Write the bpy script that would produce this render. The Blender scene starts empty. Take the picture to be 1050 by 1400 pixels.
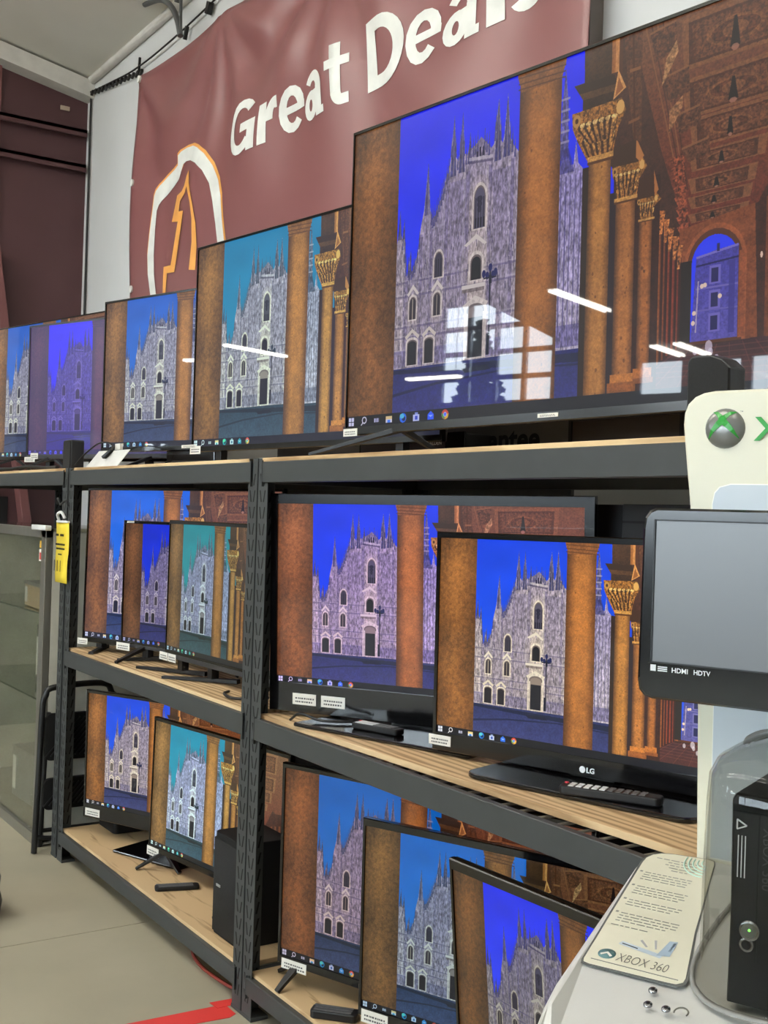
import bpy, math, random
import numpy as np
from mathutils import Vector, Matrix

scene = bpy.context.scene
COL = scene.collection
R = math.radians

# ---------------------------------------------------------------- camera
cam = bpy.data.cameras.new('camera'); cam_o = bpy.data.objects.new('camera', cam); COL.objects.link(cam_o)
yaw, pitch, roll = R(-56.5509), R(0.1853), R(1.8283)
fwd = Vector((math.sin(yaw) * math.cos(pitch), math.cos(yaw) * math.cos(pitch), math.sin(pitch)))
rgt = Vector((math.cos(yaw), -math.sin(yaw), 0)); upv = rgt.cross(fwd)
r2 = rgt * math.cos(roll) + upv * math.sin(roll); u2 = upv * math.cos(roll) - rgt * math.sin(roll)
cam_o.matrix_world = Matrix(((r2.x, u2.x, -fwd.x, 0), (r2.y, u2.y, -fwd.y, -1.63752), (r2.z, u2.z, -fwd.z, 1.55), (0, 0, 0, 1)))
cam.sensor_width = 36; cam.lens = 1579.43 / 1400 * 36; cam.clip_start = 0.05; cam.clip_end = 200
scene.camera = cam_o

# ---------------------------------------------------------------- sky and exposure
world = bpy.data.worlds.new('sky'); scene.world = world; world.use_nodes = True
wn = world.node_tree.nodes; bg = wn['Background']
bg.inputs[0].default_value = (0.80, 0.91, 1.0, 1); bg.inputs[1].default_value = 26.0      # bright overcast sky, the same all round
scene.view_settings.view_transform = 'Standard'; scene.view_settings.look = 'None'
scene.view_settings.exposure = 0.0; scene.view_settings.gamma = 1.0; scene.view_settings.use_curve_mapping = False
scene.cycles.use_denoising = True; scene.cycles.max_bounces = 8; scene.cycles.transparent_max_bounces = 12
scene.cycles.sample_clamp_indirect = 6.0
TUBE = 55.0            # radiance of the fluorescent tubes

# ---------------------------------------------------------------- materials
MATS = {}
def lin(c): return tuple(((v / 255) / 12.92 if v / 255 <= 0.04045 else ((v / 255 + 0.055) / 1.055) ** 2.4) for v in c)
def mat(name, rgb, rough=0.5, metal=0.0, spec=0.5, var=0.10, scale=8.0, bump=0.0, stretch=(1, 1, 1), coat=0.0, rough_var=0.0, obj_coords=True):
    """procedural principled material: colour varied by noise, optional bump"""
    if name in MATS: return MATS[name]
    m = bpy.data.materials.new(name); m.use_nodes = True; t = m.node_tree; N = t.nodes; L = t.links
    b = N['Principled BSDF']; c = lin(rgb)
    b.inputs['Roughness'].default_value = rough; b.inputs['Metallic'].default_value = metal
    b.inputs['Specular IOR Level'].default_value = spec
    if coat: b.inputs['Coat Weight'].default_value = coat; b.inputs['Coat Roughness'].default_value = 0.03
    tc = N.new('ShaderNodeTexCoord'); mp = N.new('ShaderNodeMapping'); mp.inputs['Scale'].default_value = stretch
    nz = N.new('ShaderNodeTexNoise'); nz.inputs['Scale'].default_value = scale; nz.inputs['Detail'].default_value = 5
    L.new(tc.outputs['Object'], mp.inputs['Vector']); L.new(mp.outputs['Vector'], nz.inputs['Vector'])
    rp = N.new('ShaderNodeValToRGB'); e = rp.color_ramp.elements
    e[0].position = 0.3; e[1].position = 0.7
    e[0].color = tuple(v * (1 - var) for v in c) + (1,); e[1].color = tuple(min(1, v * (1 + var)) for v in c) + (1,)
    L.new(nz.outputs['Fac'], rp.inputs['Fac']); L.new(rp.outputs['Color'], b.inputs['Base Color'])
    if rough_var:
        mr = N.new('ShaderNodeMapRange'); mr.inputs['To Min'].default_value = rough - rough_var; mr.inputs['To Max'].default_value = rough + rough_var
        L.new(nz.outputs['Fac'], mr.inputs['Value']); L.new(mr.outputs['Result'], b.inputs['Roughness'])
    if bump:
        bp = N.new('ShaderNodeBump'); bp.inputs['Strength'].default_value = bump; bp.inputs['Distance'].default_value = 0.01
        L.new(nz.outputs['Fac'], bp.inputs['Height']); L.new(bp.outputs['Normal'], b.inputs['Normal'])
    MATS[name] = m
    return m
def wood(name, light, dark, scale, stretch, dist=3.0, top=0.62):
    m = bpy.data.materials.new(name); m.use_nodes = True; t = m.node_tree; N = t.nodes; L = t.links; b = N['Principled BSDF']
    b.inputs['Roughness'].default_value = 0.62; b.inputs['Specular IOR Level'].default_value = 0.3
    tc = N.new('ShaderNodeTexCoord'); mp = N.new('ShaderNodeMapping'); mp.inputs['Scale'].default_value = stretch
    wv = N.new('ShaderNodeTexWave'); wv.wave_type = 'BANDS'; wv.bands_direction = 'Y'; wv.inputs['Scale'].default_value = scale
    wv.inputs['Distortion'].default_value = dist; wv.inputs['Detail'].default_value = 4; wv.inputs['Detail Scale'].default_value = 1.4
    nz = N.new('ShaderNodeTexNoise'); nz.inputs['Scale'].default_value = 70; nz.inputs['Detail'].default_value = 3
    mp2 = N.new('ShaderNodeMapping'); mp2.inputs['Scale'].default_value = (0.06, 1, 1)
    L.new(tc.outputs['Object'], mp.inputs['Vector']); L.new(mp.outputs['Vector'], wv.inputs['Vector'])
    L.new(tc.outputs['Object'], mp2.inputs['Vector']); L.new(mp2.outputs['Vector'], nz.inputs['Vector'])
    mx = N.new('ShaderNodeMath'); mx.operation = 'MULTIPLY_ADD'; mx.inputs[1].default_value = 0.55
    sc = N.new('ShaderNodeMath'); sc.operation = 'MULTIPLY'; sc.inputs[1].default_value = 0.5
    L.new(nz.outputs['Fac'], sc.inputs[0]); L.new(wv.outputs['Fac'], mx.inputs[0]); L.new(sc.outputs[0], mx.inputs[2])
    rp = N.new('ShaderNodeValToRGB'); e = rp.color_ramp.elements; e[0].position = 0.12; e[1].position = top
    e[0].color = lin(dark) + (1,); e[1].color = lin(light) + (1,)
    L.new(mx.outputs[0], rp.inputs['Fac']); L.new(rp.outputs['Color'], b.inputs['Base Color'])
    MATS[name] = m; return m
def clear_glass(name, tint, gloss_rough=0.0, boost=1.0, haze=0.0):
    m = bpy.data.materials.new(name); m.use_nodes = True; t = m.node_tree; N = t.nodes; L = t.links
    N.remove(N['Principled BSDF']); out = N['Material Output']
    tr = N.new('ShaderNodeBsdfTransparent'); tr.inputs[0].default_value = tint + (1,)
    gl = N.new('ShaderNodeBsdfGlossy'); gl.inputs['Roughness'].default_value = gloss_rough
    fr = N.new('ShaderNodeFresnel'); fr.inputs['IOR'].default_value = 1.5
    ml = N.new('ShaderNodeMath'); ml.operation = 'MULTIPLY'; ml.inputs[1].default_value = boost; ml.use_clamp = True
    mx = N.new('ShaderNodeMixShader'); ge = N.new('ShaderNodeNewGeometry')
    fs = N.new('ShaderNodeMath'); fs.operation = 'SUBTRACT'; fs.inputs[0].default_value = 1.0; L.new(ge.outputs['Backfacing'], fs.inputs[1])   # only the outer faces mirror
    m2 = N.new('ShaderNodeMath'); m2.operation = 'MULTIPLY'
    L.new(fr.outputs[0], ml.inputs[0]); L.new(ml.outputs[0], m2.inputs[0]); L.new(fs.outputs[0], m2.inputs[1]); L.new(m2.outputs[0], mx.inputs[0]); L.new(tr.outputs[0], mx.inputs[1]); L.new(gl.outputs[0], mx.inputs[2]); L.new(mx.outputs[0], out.inputs[0])
    if haze:                                                              # pale diffuse haze standing in for the hall mirrored in the pane
        df = N.new('ShaderNodeBsdfDiffuse'); df.inputs[0].default_value = lin((206, 204, 190)) + (1,); nz = N.new('ShaderNodeTexNoise'); nz.inputs['Scale'].default_value = 3.0
        mr = N.new('ShaderNodeMapRange'); mr.inputs['To Min'].default_value = haze * .7; mr.inputs['To Max'].default_value = haze * 1.3; L.new(nz.outputs['Fac'], mr.inputs['Value'])
        m3 = N.new('ShaderNodeMixShader'); L.new(mr.outputs['Result'], m3.inputs[0]); L.new(mx.outputs[0], m3.inputs[1]); L.new(df.outputs[0], m3.inputs[2]); L.new(m3.outputs[0], out.inputs[0])
    MATS[name] = m; return m
def glow(name, rgb, strength):
    m = bpy.data.materials.new(name); m.use_nodes = True; N = m.node_tree.nodes; b = N['Principled BSDF']
    b.inputs['Base Color'].default_value = lin(rgb) + (1,); b.inputs['Emission Color'].default_value = lin(rgb) + (1,); b.inputs['Emission Strength'].default_value = strength
    MATS[name] = m; return m

STEEL = mat('rack_paint', (58, 61, 62), 0.50, 0.0, 0.45, 0.10, 14, 0.04, rough_var=0.06)
SLOT = mat('slot_dark', (10, 10, 11), 0.8)
BLACK_GLOSS = mat('black_gloss_plastic', (12, 12, 14), 0.16, 0, 0.5, 0.1, 5, coat=0.3)
BLACK = mat('black_plastic', (20, 20, 22), 0.42, 0, 0.4, 0.15, 30)
BLACK_MATT = mat('black_matt', (16, 16, 17), 0.7, 0, 0.3, 0.15, 20)
GREY_TRIM = mat('grey_brushed_trim', (74, 74, 78), 0.32, 0.6, 0.5, 0.1, 40, stretch=(.1, 1, 1))
SILVER = mat('silver_plastic', (186, 188, 190), 0.3, 0.35, 0.5, 0.06, 10)
PAPER = mat('white_paper', (232, 230, 222), 0.75, 0, 0.2, 0.04, 30)
INK = mat('black_ink', (30, 30, 32), 0.7, 0, 0.2, 0.05)
CABLE = mat('black_cable', (14, 14, 15), 0.5)
CHROME = mat('chrome', (170, 172, 176), 0.15, 1.0, 0.5, 0.05)

# ---------------------------------------------------------------- mesh helpers
class MB:
    """collects shapes into one mesh"""
    def __init__(s): s.v = []; s.f = []; s.sm = []
    def add(s, vs, fs, smooth=False):
        o = len(s.v); s.v += [tuple(p) for p in vs]; s.f += [tuple(i + o for i in q) for q in fs]; s.sm += [smooth] * len(fs); return s
    def box(s, x0, y0, z0, x1, y1, z1):
        return s.add([(x0, y0, z0), (x1, y0, z0), (x1, y1, z0), (x0, y1, z0), (x0, y0, z1), (x1, y0, z1), (x1, y1, z1), (x0, y1, z1)],
                     [(0, 3, 2, 1), (4, 5, 6, 7), (0, 1, 5, 4), (1, 2, 6, 5), (2, 3, 7, 6), (3, 0, 4, 7)])
    def prism(s, pts, axis, d0, d1, smooth=False):
        """2D outline (counter-clockwise) extruded along axis: 'x' takes (y,z), 'y' takes (x,z), 'z' takes (x,y)"""
        n = len(pts)
        P = {'x': lambda p, d: (d, p[0], p[1]), 'y': lambda p, d: (p[0], d, p[1]), 'z': lambda p, d: (p[0], p[1], d)}[axis]
        vs = [P(p, d0) for p in pts] + [P(p, d1) for p in pts]
        s.add(vs, [tuple(range(n))[::-1], tuple(range(n, 2 * n))])
        o = len(s.v) - 2 * n
        s.f += [(o + i, o + (i + 1) % n, o + n + (i + 1) % n, o + n + i) for i in range(n)]; s.sm += [smooth] * n
        return s
    def loft(s, rings, caps=True, smooth=True):
        n = len(rings[0]); vs = [p for r in rings for p in r]; fs = []
        for k in range(len(rings) - 1):
            for i in range(n):
                j = (i + 1) % n; fs.append((k * n + i, k * n + j, (k + 1) * n + j, (k + 1) * n + i))
        s.add(vs, fs, smooth)
        if caps: s.add(rings[0], [tuple(range(n))[::-1]]); s.add(rings[-1], [tuple(range(n))])
        return s
    def tube(s, pts, r, n=8, caps=True):
        pts = [Vector(p) for p in pts]; rings = []; prev = None
        for i, p in enumerate(pts):
            d = (pts[min(i + 1, len(pts) - 1)] - pts[max(i - 1, 0)]).normalized()
            if prev is None: a = Vector((0, 0, 1)) if abs(d.z) < .9 else Vector((1, 0, 0)); x = d.cross(a).normalized()
            else: x = (prev - d * prev.dot(d)).normalized()
            prev = x; y = d.cross(x); rr = r[i] if isinstance(r, (list, tuple)) else r
            rings.append([p + x * rr * math.cos(2 * math.pi * k / n) + y * rr * math.sin(2 * math.pi * k / n) for k in range(n)])
        return s.loft(rings, caps)
    def bar(s, a, b, w, h, w2=None, h2=None):
        """straight bar of rectangular section from a to b"""
        a = Vector(a); b = Vector(b); d = (b - a).normalized(); up = Vector((0, 0, 1)) if abs(d.z) < .95 else Vector((0, 1, 0))
        x = d.cross(up).normalized(); y = x.cross(d); w2 = w2 or w; h2 = h2 or h
        q = lambda p, w, h: [p - x * w / 2 - y * h / 2, p + x * w / 2 - y * h / 2, p + x * w / 2 + y * h / 2, p - x * w / 2 + y * h / 2]
        return s.loft([q(a, w, h), q(b, w2, h2)], smooth=False)
    def lathe(s, prof, c=(0, 0, 0), n=20):
        rings = [[(c[0] + r * math.cos(2 * math.pi * k / n), c[1] + r * math.sin(2 * math.pi * k / n), c[2] + z) for k in range(n)] for r, z in prof]
        return s.loft(rings)
    def xf(s, M):
        s.v = [tuple(M @ Vector(p)) for p in s.v]; return s
    def obj(s, name, m, parent=None, bevel=0.0, seg=2, uv=None):
        me = bpy.data.meshes.new(name); me.from_pydata(s.v, [], s.f); me.polygons.foreach_set('use_smooth', s.sm); me.materials.append(m)
        if uv:
            l = me.uv_layers.new(name='uv')
            for lp in me.loops: l.data[lp.index].uv = uv[lp.vertex_index]
        me.update()
        o = bpy.data.objects.new(name, me); COL.objects.link(o)
        if parent: o.parent = parent
        if bevel:
            b = o.modifiers.new('edge', 'BEVEL'); b.width = bevel; b.segments = seg; b.limit_method = 'ANGLE'; b.angle_limit = R(40)
        return o
def rrect(x0, y0, x1, y1, r, n=5):
    out = []
    for cx, cy, a in ((x1 - r, y0 + r, -90), (x1 - r, y1 - r, 0), (x0 + r, y1 - r, 90), (x0 + r, y0 + r, 180)):
        out += [(cx + r * math.cos(R(a + 90 * k / n)), cy + r * math.sin(R(a + 90 * k / n))) for k in range(n + 1)]
    return out
def spline(pts, n=8):
    """Catmull-Rom through points"""
    P = [Vector(p) for p in pts]; P = [P[0] * 2 - P[1]] + P + [P[-1] * 2 - P[-2]]; out = []
    for i in range(1, len(P) - 2):
        a, b, c, d = P[i - 1:i + 3]
        for k in range(n):
            t = k / n; out.append(.5 * ((2 * b) + (c - a) * t + (2 * a - 5 * b + 4 * c - d) * t * t + (3 * b - a - 3 * c + d) * t ** 3))
    return out + [P[-2]]
def text_mb(body, bold=0.0, depth=0.0):
    """letters as flat geometry in the XY plane: returns MB and its width and height"""
    cu = bpy.data.curves.new('letters', 'FONT'); cu.body = body; cu.size = 1.0; cu.offset = bold; cu.resolution_u = 4; cu.extrude = depth
    o = bpy.data.objects.new('letters', cu); COL.objects.link(o)
    dg = bpy.context.evaluated_depsgraph_get(); me = bpy.data.meshes.new_from_object(o.evaluated_get(dg))
    mb = MB(); mb.add([v.co.copy() for v in me.vertices], [tuple(p.vertices) for p in me.polygons])
    bpy.data.objects.remove(o); bpy.data.curves.remove(cu); bpy.data.meshes.remove(me)
    return mb
def fit(mb, x0, x1, y0, y1):
    """scale flat letters into a rectangle"""
    xs = [p[0] for p in mb.v]; ys = [p[1] for p in mb.v]; a, b, c, d = min(xs), max(xs), min(ys), max(ys)
    mb.v = [(x0 + (p[0] - a) / (b - a) * (x1 - x0), y0 + (p[1] - c) / (d - c) * (y1 - y0), p[2]) for p in mb.v]; return mb
def glyph(ch, w=.27, n=14):
    """heavy sans letter built from ring pieces and bars; x-height 1, capitals 1.35; returns MB in XY"""
    m = MB()
    def ringp(cx, cy, rx, ry, a0, a1, t=w, tv=None):
        tv = t * .80 if tv is None else tv
        A = [R(a0 + (a1 - a0) * k / n) for k in range(n + 1)]
        vs = [(cx + rx * math.cos(a), cy + ry * math.sin(a), 0) for a in A] + [(cx + (rx - t) * math.cos(a), cy + (ry - tv) * math.sin(a), 0) for a in A]
        m.add(vs, [(k, k + 1, n + 2 + k, n + 1 + k) for k in range(n)])
    def bar_(x0, y0, x1, y1): m.add([(x0, y0, 0), (x1, y0, 0), (x1, y1, 0), (x0, y1, 0)], [(0, 1, 2, 3)])
    if ch == 'G':
        ringp(.60, .675, .60, .675, 42, 270); ringp(.60, .675, .60, .675, 270, 318); bar_(.60, .52, 1.16, .74); bar_(.89, .0, 1.16, .60); 
    elif ch == 'D':
        bar_(0, 0, .30, 1.35); ringp(.42, .675, .72, .675, -90, 90, .31); bar_(.2, 0, .43, .25); bar_(.2, 1.10, .43, 1.35)
    elif ch == 'r':
        bar_(0, 0, .28, .98); ringp(.58, .50, .36, .50, 80, 180, .28, .26); bar_(.58, .72, .66, 1.0)
    elif ch == 'e':
        ringp(.47, .5, .47, .52, 0, 318, .27, .215); bar_(.22, .42, .94, .585)
    elif ch == 'a':
        bar_(.60, 0, .87, .66); ringp(.45, .64, .42, .38, 0, 150, .26, .22); ringp(.34, .30, .34, .32, 60, 360, .25, .19); ringp(.34, .30, .34, .32, 0, 60, .25, .19); bar_(.36, .43, .66, .60); bar_(.80, 0, .95, .16)
    elif ch == 't':
        bar_(.16, .24, .44, 1.28); bar_(0, .80, .66, .99); ringp(.46, .30, .30, .31, 180, 275, .28, .22); bar_(.46, -.01, .64, .21)
    elif ch == 'l': bar_(0, 0, .28, 1.38)
    elif ch == 's':
        ringp(.42, .72, .40, .30, 25, 270, .26, .19); ringp(.42, .29, .40, .31, -155, 90, .26, .19)
    return m
def thing(name, label, cat, loc=(0, 0, 0), rz=0.0, group=None):
    o = bpy.data.objects.new(name, None); COL.objects.link(o); o.location = loc; o.rotation_euler = (0, 0, rz); o.empty_display_size = .1
    o['label'] = label; o['category'] = cat
    if group: o['group'] = group
    return o
def tag(o, label, cat, group=None):
    o['label'] = label; o['category'] = cat
    if group: o['group'] = group
    return o
def struct(o, label=None):
    o['kind'] = 'structure'
    if label: o['label'] = label
    return o
def stuff(o): o['kind'] = 'stuff'; return o
def lab(o, label): o['label'] = label; return o
# ---------------------------------------------------------------- desktop picture shown on the screens
PW, PH = 1600, 900
def smooth_noise(w, h, nx, ny, seed):
    r = np.random.RandomState(seed).rand(ny + 2, nx + 2)
    x = np.linspace(0, nx, w, endpoint=False); y = np.linspace(0, ny, h, endpoint=False)
    xi = x.astype(int); yi = y.astype(int); fx = x - xi; fy = (y - yi)[:, None]
    fx = fx * fx * (3 - 2 * fx); fy = fy * fy * (3 - 2 * fy)
    a = r[yi][:, xi]; b = r[yi][:, xi + 1]; c = r[yi + 1][:, xi]; d = r[yi + 1][:, xi + 1]
    return (a * (1 - fx) + b * fx) * (1 - fy) + (c * (1 - fx) + d * fx) * fy
def paint_desktop():
    S = lambda nx, ny, s: smooth_noise(PW, PH, nx, ny, s)
    grain = 0.30 * S(60, 34, 1) + 0.35 * S(260, 150, 2) + 0.35 * S(600, 340, 3)
    carve = 0.45 * S(420, 70, 4) + 0.30 * S(700, 200, 5) + 0.25 * S(160, 90, 6)
    orn = 0.5 * S(260, 150, 7) + 0.5 * S(520, 300, 8)
    soft = S(9, 6, 9)
    img = np.zeros((PH, PW, 3))
    uu, vv = np.meshgrid((np.arange(PW) + .5) / PW, (np.arange(PH) + .5) / PH)
    col = lambda c: np.array(c, float) / 255.0
    def box_of(pts):
        us = [p[0] for p in pts]; vs = [p[1] for p in pts]
        return (slice(max(0, int(min(vs) * PH) - 1), min(PH, int(max(vs) * PH) + 2)), slice(max(0, int(min(us) * PW) - 1), min(PW, int(max(us) * PW) + 2)))
    def inside(pts, sl):
        x = uu[sl]; y = vv[sl]; m = np.zeros(x.shape, bool); n = len(pts)
        for i in range(n):
            x0, y0 = pts[i]; x1, y1 = pts[(i + 1) % n]
            if y0 == y1: continue
            m ^= ((y0 > y) != (y1 > y)) & (x < (x1 - x0) * (y - y0) / (y1 - y0) + x0)
        return m
    def fill(pts, c, tex=None, amp=0.0, alpha=1.0, c2=None, axis=1):
        sl = box_of(pts); m = inside(pts, sl)
        base = np.broadcast_to(col(c), m.shape + (3,)).copy()
        if c2 is not None:
            k = uu[sl] if axis == 0 else vv[sl]
            lo = min(p[axis == 1] for p in pts); hi = max(p[axis == 1] for p in pts)
            t = np.clip((k - lo) / max(hi - lo, 1e-6), 0, 1)[..., None]
            base = base * (1 - t) + col(c2) * t
        if tex is not None: base = base * (1 + amp * 2 * (tex[sl] - .5))[..., None]
        img[sl] = np.where(m[..., None], img[sl] * (1 - alpha) + base * alpha, img[sl])
    R = lambda a, b, c, d: [(a, b), (c, b), (c, d), (a, d)]
    def arch(u0, u1, vt, vb, point=1.0):
        c = (u0 + u1) / 2; r = (u1 - u0) / 2; hgt = r * 16 / 9 * point
        return [(u0, vb)] + [(c - r * math.cos(a), vt + hgt - hgt * math.sin(a)) for a in np.linspace(0, math.pi, 13)] + [(u1, vb)]
    def ell(c, d, ru, rv, n=20): return [(c + ru * math.cos(a), d + rv * math.sin(a)) for a in np.linspace(0, 2 * math.pi, n, endpoint=False)]
    def line(a, b, w, c, alpha=1.0):
        du, dv = (b[0] - a[0]) * 16 / 9, b[1] - a[1]; l = math.hypot(du, dv) or 1
        nu, nv = -dv / l * w / 2 * 9 / 16, du / l * w / 2
        fill([(a[0] + nu, a[1] + nv), (b[0] + nu, b[1] + nv), (b[0] - nu, b[1] - nv), (a[0] - nu, a[1] - nv)], c, alpha=alpha)
    def clip_to(pts, fn):
        before = img.copy(); fn(); sl = (slice(0, PH), slice(0, PW)); m = inside(pts, sl); img[~m] = before[~m]
    def shaft(u0, u1, v0, v1, dark, lit, spots=True, lo=None):
        sl = box_of(R(u0, v0, u1, v1)); t = np.clip((uu[sl] - u0) / (u1 - u0), 0, 1)
        k = np.clip(1.15 * np.sin(np.pi * (0.12 + 0.72 * t)) ** 1.5, 0, 1)[..., None]
        c = col(dark) * (1 - k) + col(lit) * k
        c = c * (1 + .5 * (grain[sl] - .5))[..., None] * (1.0 + .25 * (soft[sl] - .5))[..., None]
        m = (uu[sl] >= u0) & (uu[sl] <= u1) & (vv[sl] >= v0) & (vv[sl] <= v1)
        img[sl] = np.where(m[..., None], c, img[sl])
        if spots:
            rs = np.random.RandomState(int(u0 * 1000))
            for _ in range(9):
                a = u0 + (u1 - u0) * (.15 + .7 * rs.rand()); b = v0 + (v1 - v0) * rs.rand(); r = .0010 + .0013 * rs.rand()
                fill(ell(a, b, r, r * 2.4), (70, 38, 16), alpha=.45)
    # sky and clouds
    sky = col((6, 56, 236)) * (1 - vv[..., None]) + col((22, 92, 246)) * vv[..., None]
    img[:] = sky * (1 + .10 * (S(14, 10, 11) - .5))[..., None]
    # ---- plaza
    fill(R(0, .80, .7, 1), (32, 42, 96), grain, .25, c2=(62, 66, 128))
    fill([(.12, .826), (.30, .832), (.57, .842), (.57, .868), (.30, .85), (.12, .838)], (16, 24, 62), grain, .2)
    fill([(.12, .905), (.24, .878), (.40, .862), (.57, .872), (.57, .878), (.40, .868), (.24, .886), (.12, .915)], (22, 28, 70))
    fill([(.30, .846), (.36, .842), (.37, .858), (.31, .86)], (14, 18, 48))
    # ---- cathedral
    sil = [(.1270, .822), (.1270, .42), (.131, .37), (.1345, .30), (.138, .38), (.142, .40), (.146, .335), (.150, .45), (.156, .525), (.160, .50), (.1655, .44), (.169, .515), (.176, .49), (.184, .455), (.190, .375), (.197, .325), (.2056, .172), (.213, .325), (.219, .36), (.226, .35), (.233, .325), (.240, .30), (.247, .265), (.252, .232), (.257, .225), (.261, .185), (.2684, .052), (.2750, .185), (.280, .20), (.2835, .175), (.2889, .048), (.2950, .18), (.301, .19), (.305, .17), (.308, .118), (.311, .172), (.321, .165), (.334, .146), (.347, .168), (.358, .19), (.364, .18), (.3732, .045), (.3805, .175), (.384, .185), (.387, .165), (.3934, .040), (.401, .175), (.410, .205), (.425, .235), (.425, .822)]
    fill(sil, (158, 146, 168), carve, .55, c2=(196, 182, 172))
    for u in (.1345, .146, .1655, .2056, .2684, .2889, .308, .3732, .3934):            # the spires are dark against the sky
        top = {.1345: .30, .146: .335, .1655: .44, .2056: .172, .2684: .052, .2889: .048, .308: .118, .3732: .045, .3934: .040}[u]
        ln = .19 if top < .1 else .17 if u == .2056 else .10
        w = .0075 if top < .2 and u != .308 else .005
        fill([(u, top), (u + w, top + ln), (u - w, top + ln)], (70, 70, 112), carve, .5)
        fill([(u, top), (u + w * .35, top + ln), (u - w * .1, top + ln)], (122, 112, 132), carve, .3)
    def ribs():
        for a, b in ((.150, .162), (.186, .197), (.213, .222), (.250, .260), (.300, .310), (.354, .362), (.404, .412)):     # buttresses
            fill(R(a, .40 if a < .2 else .24, b, .815), (112, 102, 138), carve, .5, alpha=.55)
            fill(R(a - .006, .40 if a < .2 else .24, a, .815), (214, 204, 200), carve, .4, alpha=.5)
        for k in range(34):
            u = .129 + k * .0086
            line((u + .002 * math.sin(k * 7.1), .20), (u + .002 * math.sin(k * 7.1), .815), .0016 + .0012 * (k % 3 == 0), (82, 74, 104), .26 + .12 * math.sin(k * 3.3))
    clip_to(sil, ribs)
    for v in (.545, .59, .69, .725, .77):
        line((.128, v), (.42, v + .004), .006, (104, 94, 122), .55); line((.128, v - .007), (.42, v - .003), .004, (222, 214, 208), .4)
    fill(R(.1275, .765, .42, .82), (120, 112, 144), carve, .6, alpha=.6)
    for k in range(30):                                                                # crenellation along the gable and the stepped roofs
        u = .306 + k * .0019; v = .146 + abs(u - .334) * 1.55
        if u < .36: line((u, v), (u, v + .05), .0016, (92, 84, 118), .7)
    line((.306, .205), (.362, .215), .010, (228, 220, 216), .6); line((.306, .216), (.362, .226), .007, (78, 70, 96), .7)
    line((.218, .385), (.25, .385), .008, (220, 212, 212), .5); line((.160, .545), (.19, .55), .009, (226, 218, 214), .55)
    for u in (.326, .333, .340): fill(arch(u - .0022, u + .0022, .175, .205), (34, 32, 60))
    for a, b in ((.163, .185), (.198, .2125), (.223, .2495), (.261, .2995), (.363, .4035)):       # recessed bays are bluer and darker
        clip_to(sil, lambda: fill(R(a, .26, b, .815), (96, 88, 128), carve, .6, alpha=.30))
    for a, b, c, d in ((.329, .54, .036, .13), (.174, .64, .022, .07), (.236, .63, .022, .07), (.331, .72, .040, .11), (.334, .36, .032, .10)):
        for k in range(4): fill(ell(a, b, c * (1 - .2 * k), d * (1 - .2 * k)), (236, 218, 180), carve, .4, alpha=.13)
    rs = np.random.RandomState(8)
    for u in (.150, .1535, .160, .1725, .1765, .183, .187, .217, .2205, .224, .2285, .2325, .2365, .241, .2445, .248, .253, .2575, .263, .2735, .279, .2845, .294, .2995, .3155, .3205, .326, .3425, .3475, .353, .3665, .3685, .379, .4005, .406, .412):     # pinnacles along the roof line
        k = [(a, b) for a, b in sil if abs(a - u) < .02]; top = np.interp(u, [a for a, b in sil[1:-1]], [b for a, b in sil[1:-1]])
        fill([(u, top - .030 - .02 * rs.rand()), (u + .0022, top + .03), (u - .0022, top + .03)], (86, 82, 120), carve, .4)
    for _ in range(170):                                                            # statues and niches on the piers
        u = .131 + .286 * rs.rand(); v = .38 + .42 * rs.rand()
        if np.interp(u, [a for a, b in sil[1:-1]], [b for a, b in sil[1:-1]]) + .05 < v:
            fill(R(u, v, u + .0022, v + .012 + .012 * rs.rand()), (70, 62, 90), alpha=.55); fill(R(u + .0022, v - .003, u + .0036, v + .012), (232, 222, 214), alpha=.5)
    # lit stone round the great window and the doors
    def opening(u0, u1, vt, vb, point=1.3, dark=(34, 30, 46), rim=.006, rimc=(232, 220, 200)):
        fill(arch(u0 - rim, u1 + rim, vt - rim * 2.6, vb + .004, point), rimc, carve, .25)
        fill(arch(u0 - rim * .35, u1 + rim * .35, vt - rim, vb, point), (120, 106, 100))
        fill(arch(u0, u1, vt, vb, point), dark)
    opening(.3225, .3460, .300, .425, 1.7, (92, 86, 104), .006)
    for k in range(4): line((.3255 + k * .006, .33), (.3255 + k * .006, .42), .003, (22, 20, 38)); 
    for k in range(3): fill(ell(.334, .335 + .016 * k, .007 - .001 * k, .010), (30, 28, 50), alpha=.7)
    for k in range(4): fill(R(.3240 + k * .0062, .392, .3275 + k * .0062, .422), (18, 16, 34))
    fill([(.300, .468), (.329, .440), (.354, .474), (.348, .478), (.329, .455), (.306, .474)], (236, 226, 206))
    opening(.3190, .3405, .510, .580, 1.0, (16, 14, 26), .007)
    fill(R(.297, .592, .352, .604), (234, 224, 206)); fill(R(.299, .604, .350, .616), (140, 126, 120), carve, .4)
    fill([(.300, .655), (.330, .628), (.360, .652), (.356, .664), (.330, .642), (.304, .666)], (236, 226, 204))
    opening(.3130, .3490, .660, .816, .55, (150, 134, 122), .008)
    fill(R(.3150, .694, .3480, .816), (24, 22, 34)); fill(R(.306, .680, .3135, .816), (222, 210, 192), carve, .3); fill(R(.3485, .680, .356, .816), (222, 210, 192), carve, .3)
    for a, b in ((.167, .1815), (.2285, .244)):
        fill([(a - .008, .585), ((a + b) / 2, .555), (b + .008, .585), (b + .004, .592), ((a + b) / 2, .57), (a - .004, .592)], (238, 228, 208))
        opening(a, b, .600, .668, 1.2, (56, 50, 58), .005)
        line(((a + b) / 2, .602), ((a + b) / 2, .668), .003, (206, 190, 160))
    opening(.2285, .2470, .472, .548, 1.6, (62, 56, 72), .005)
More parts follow.
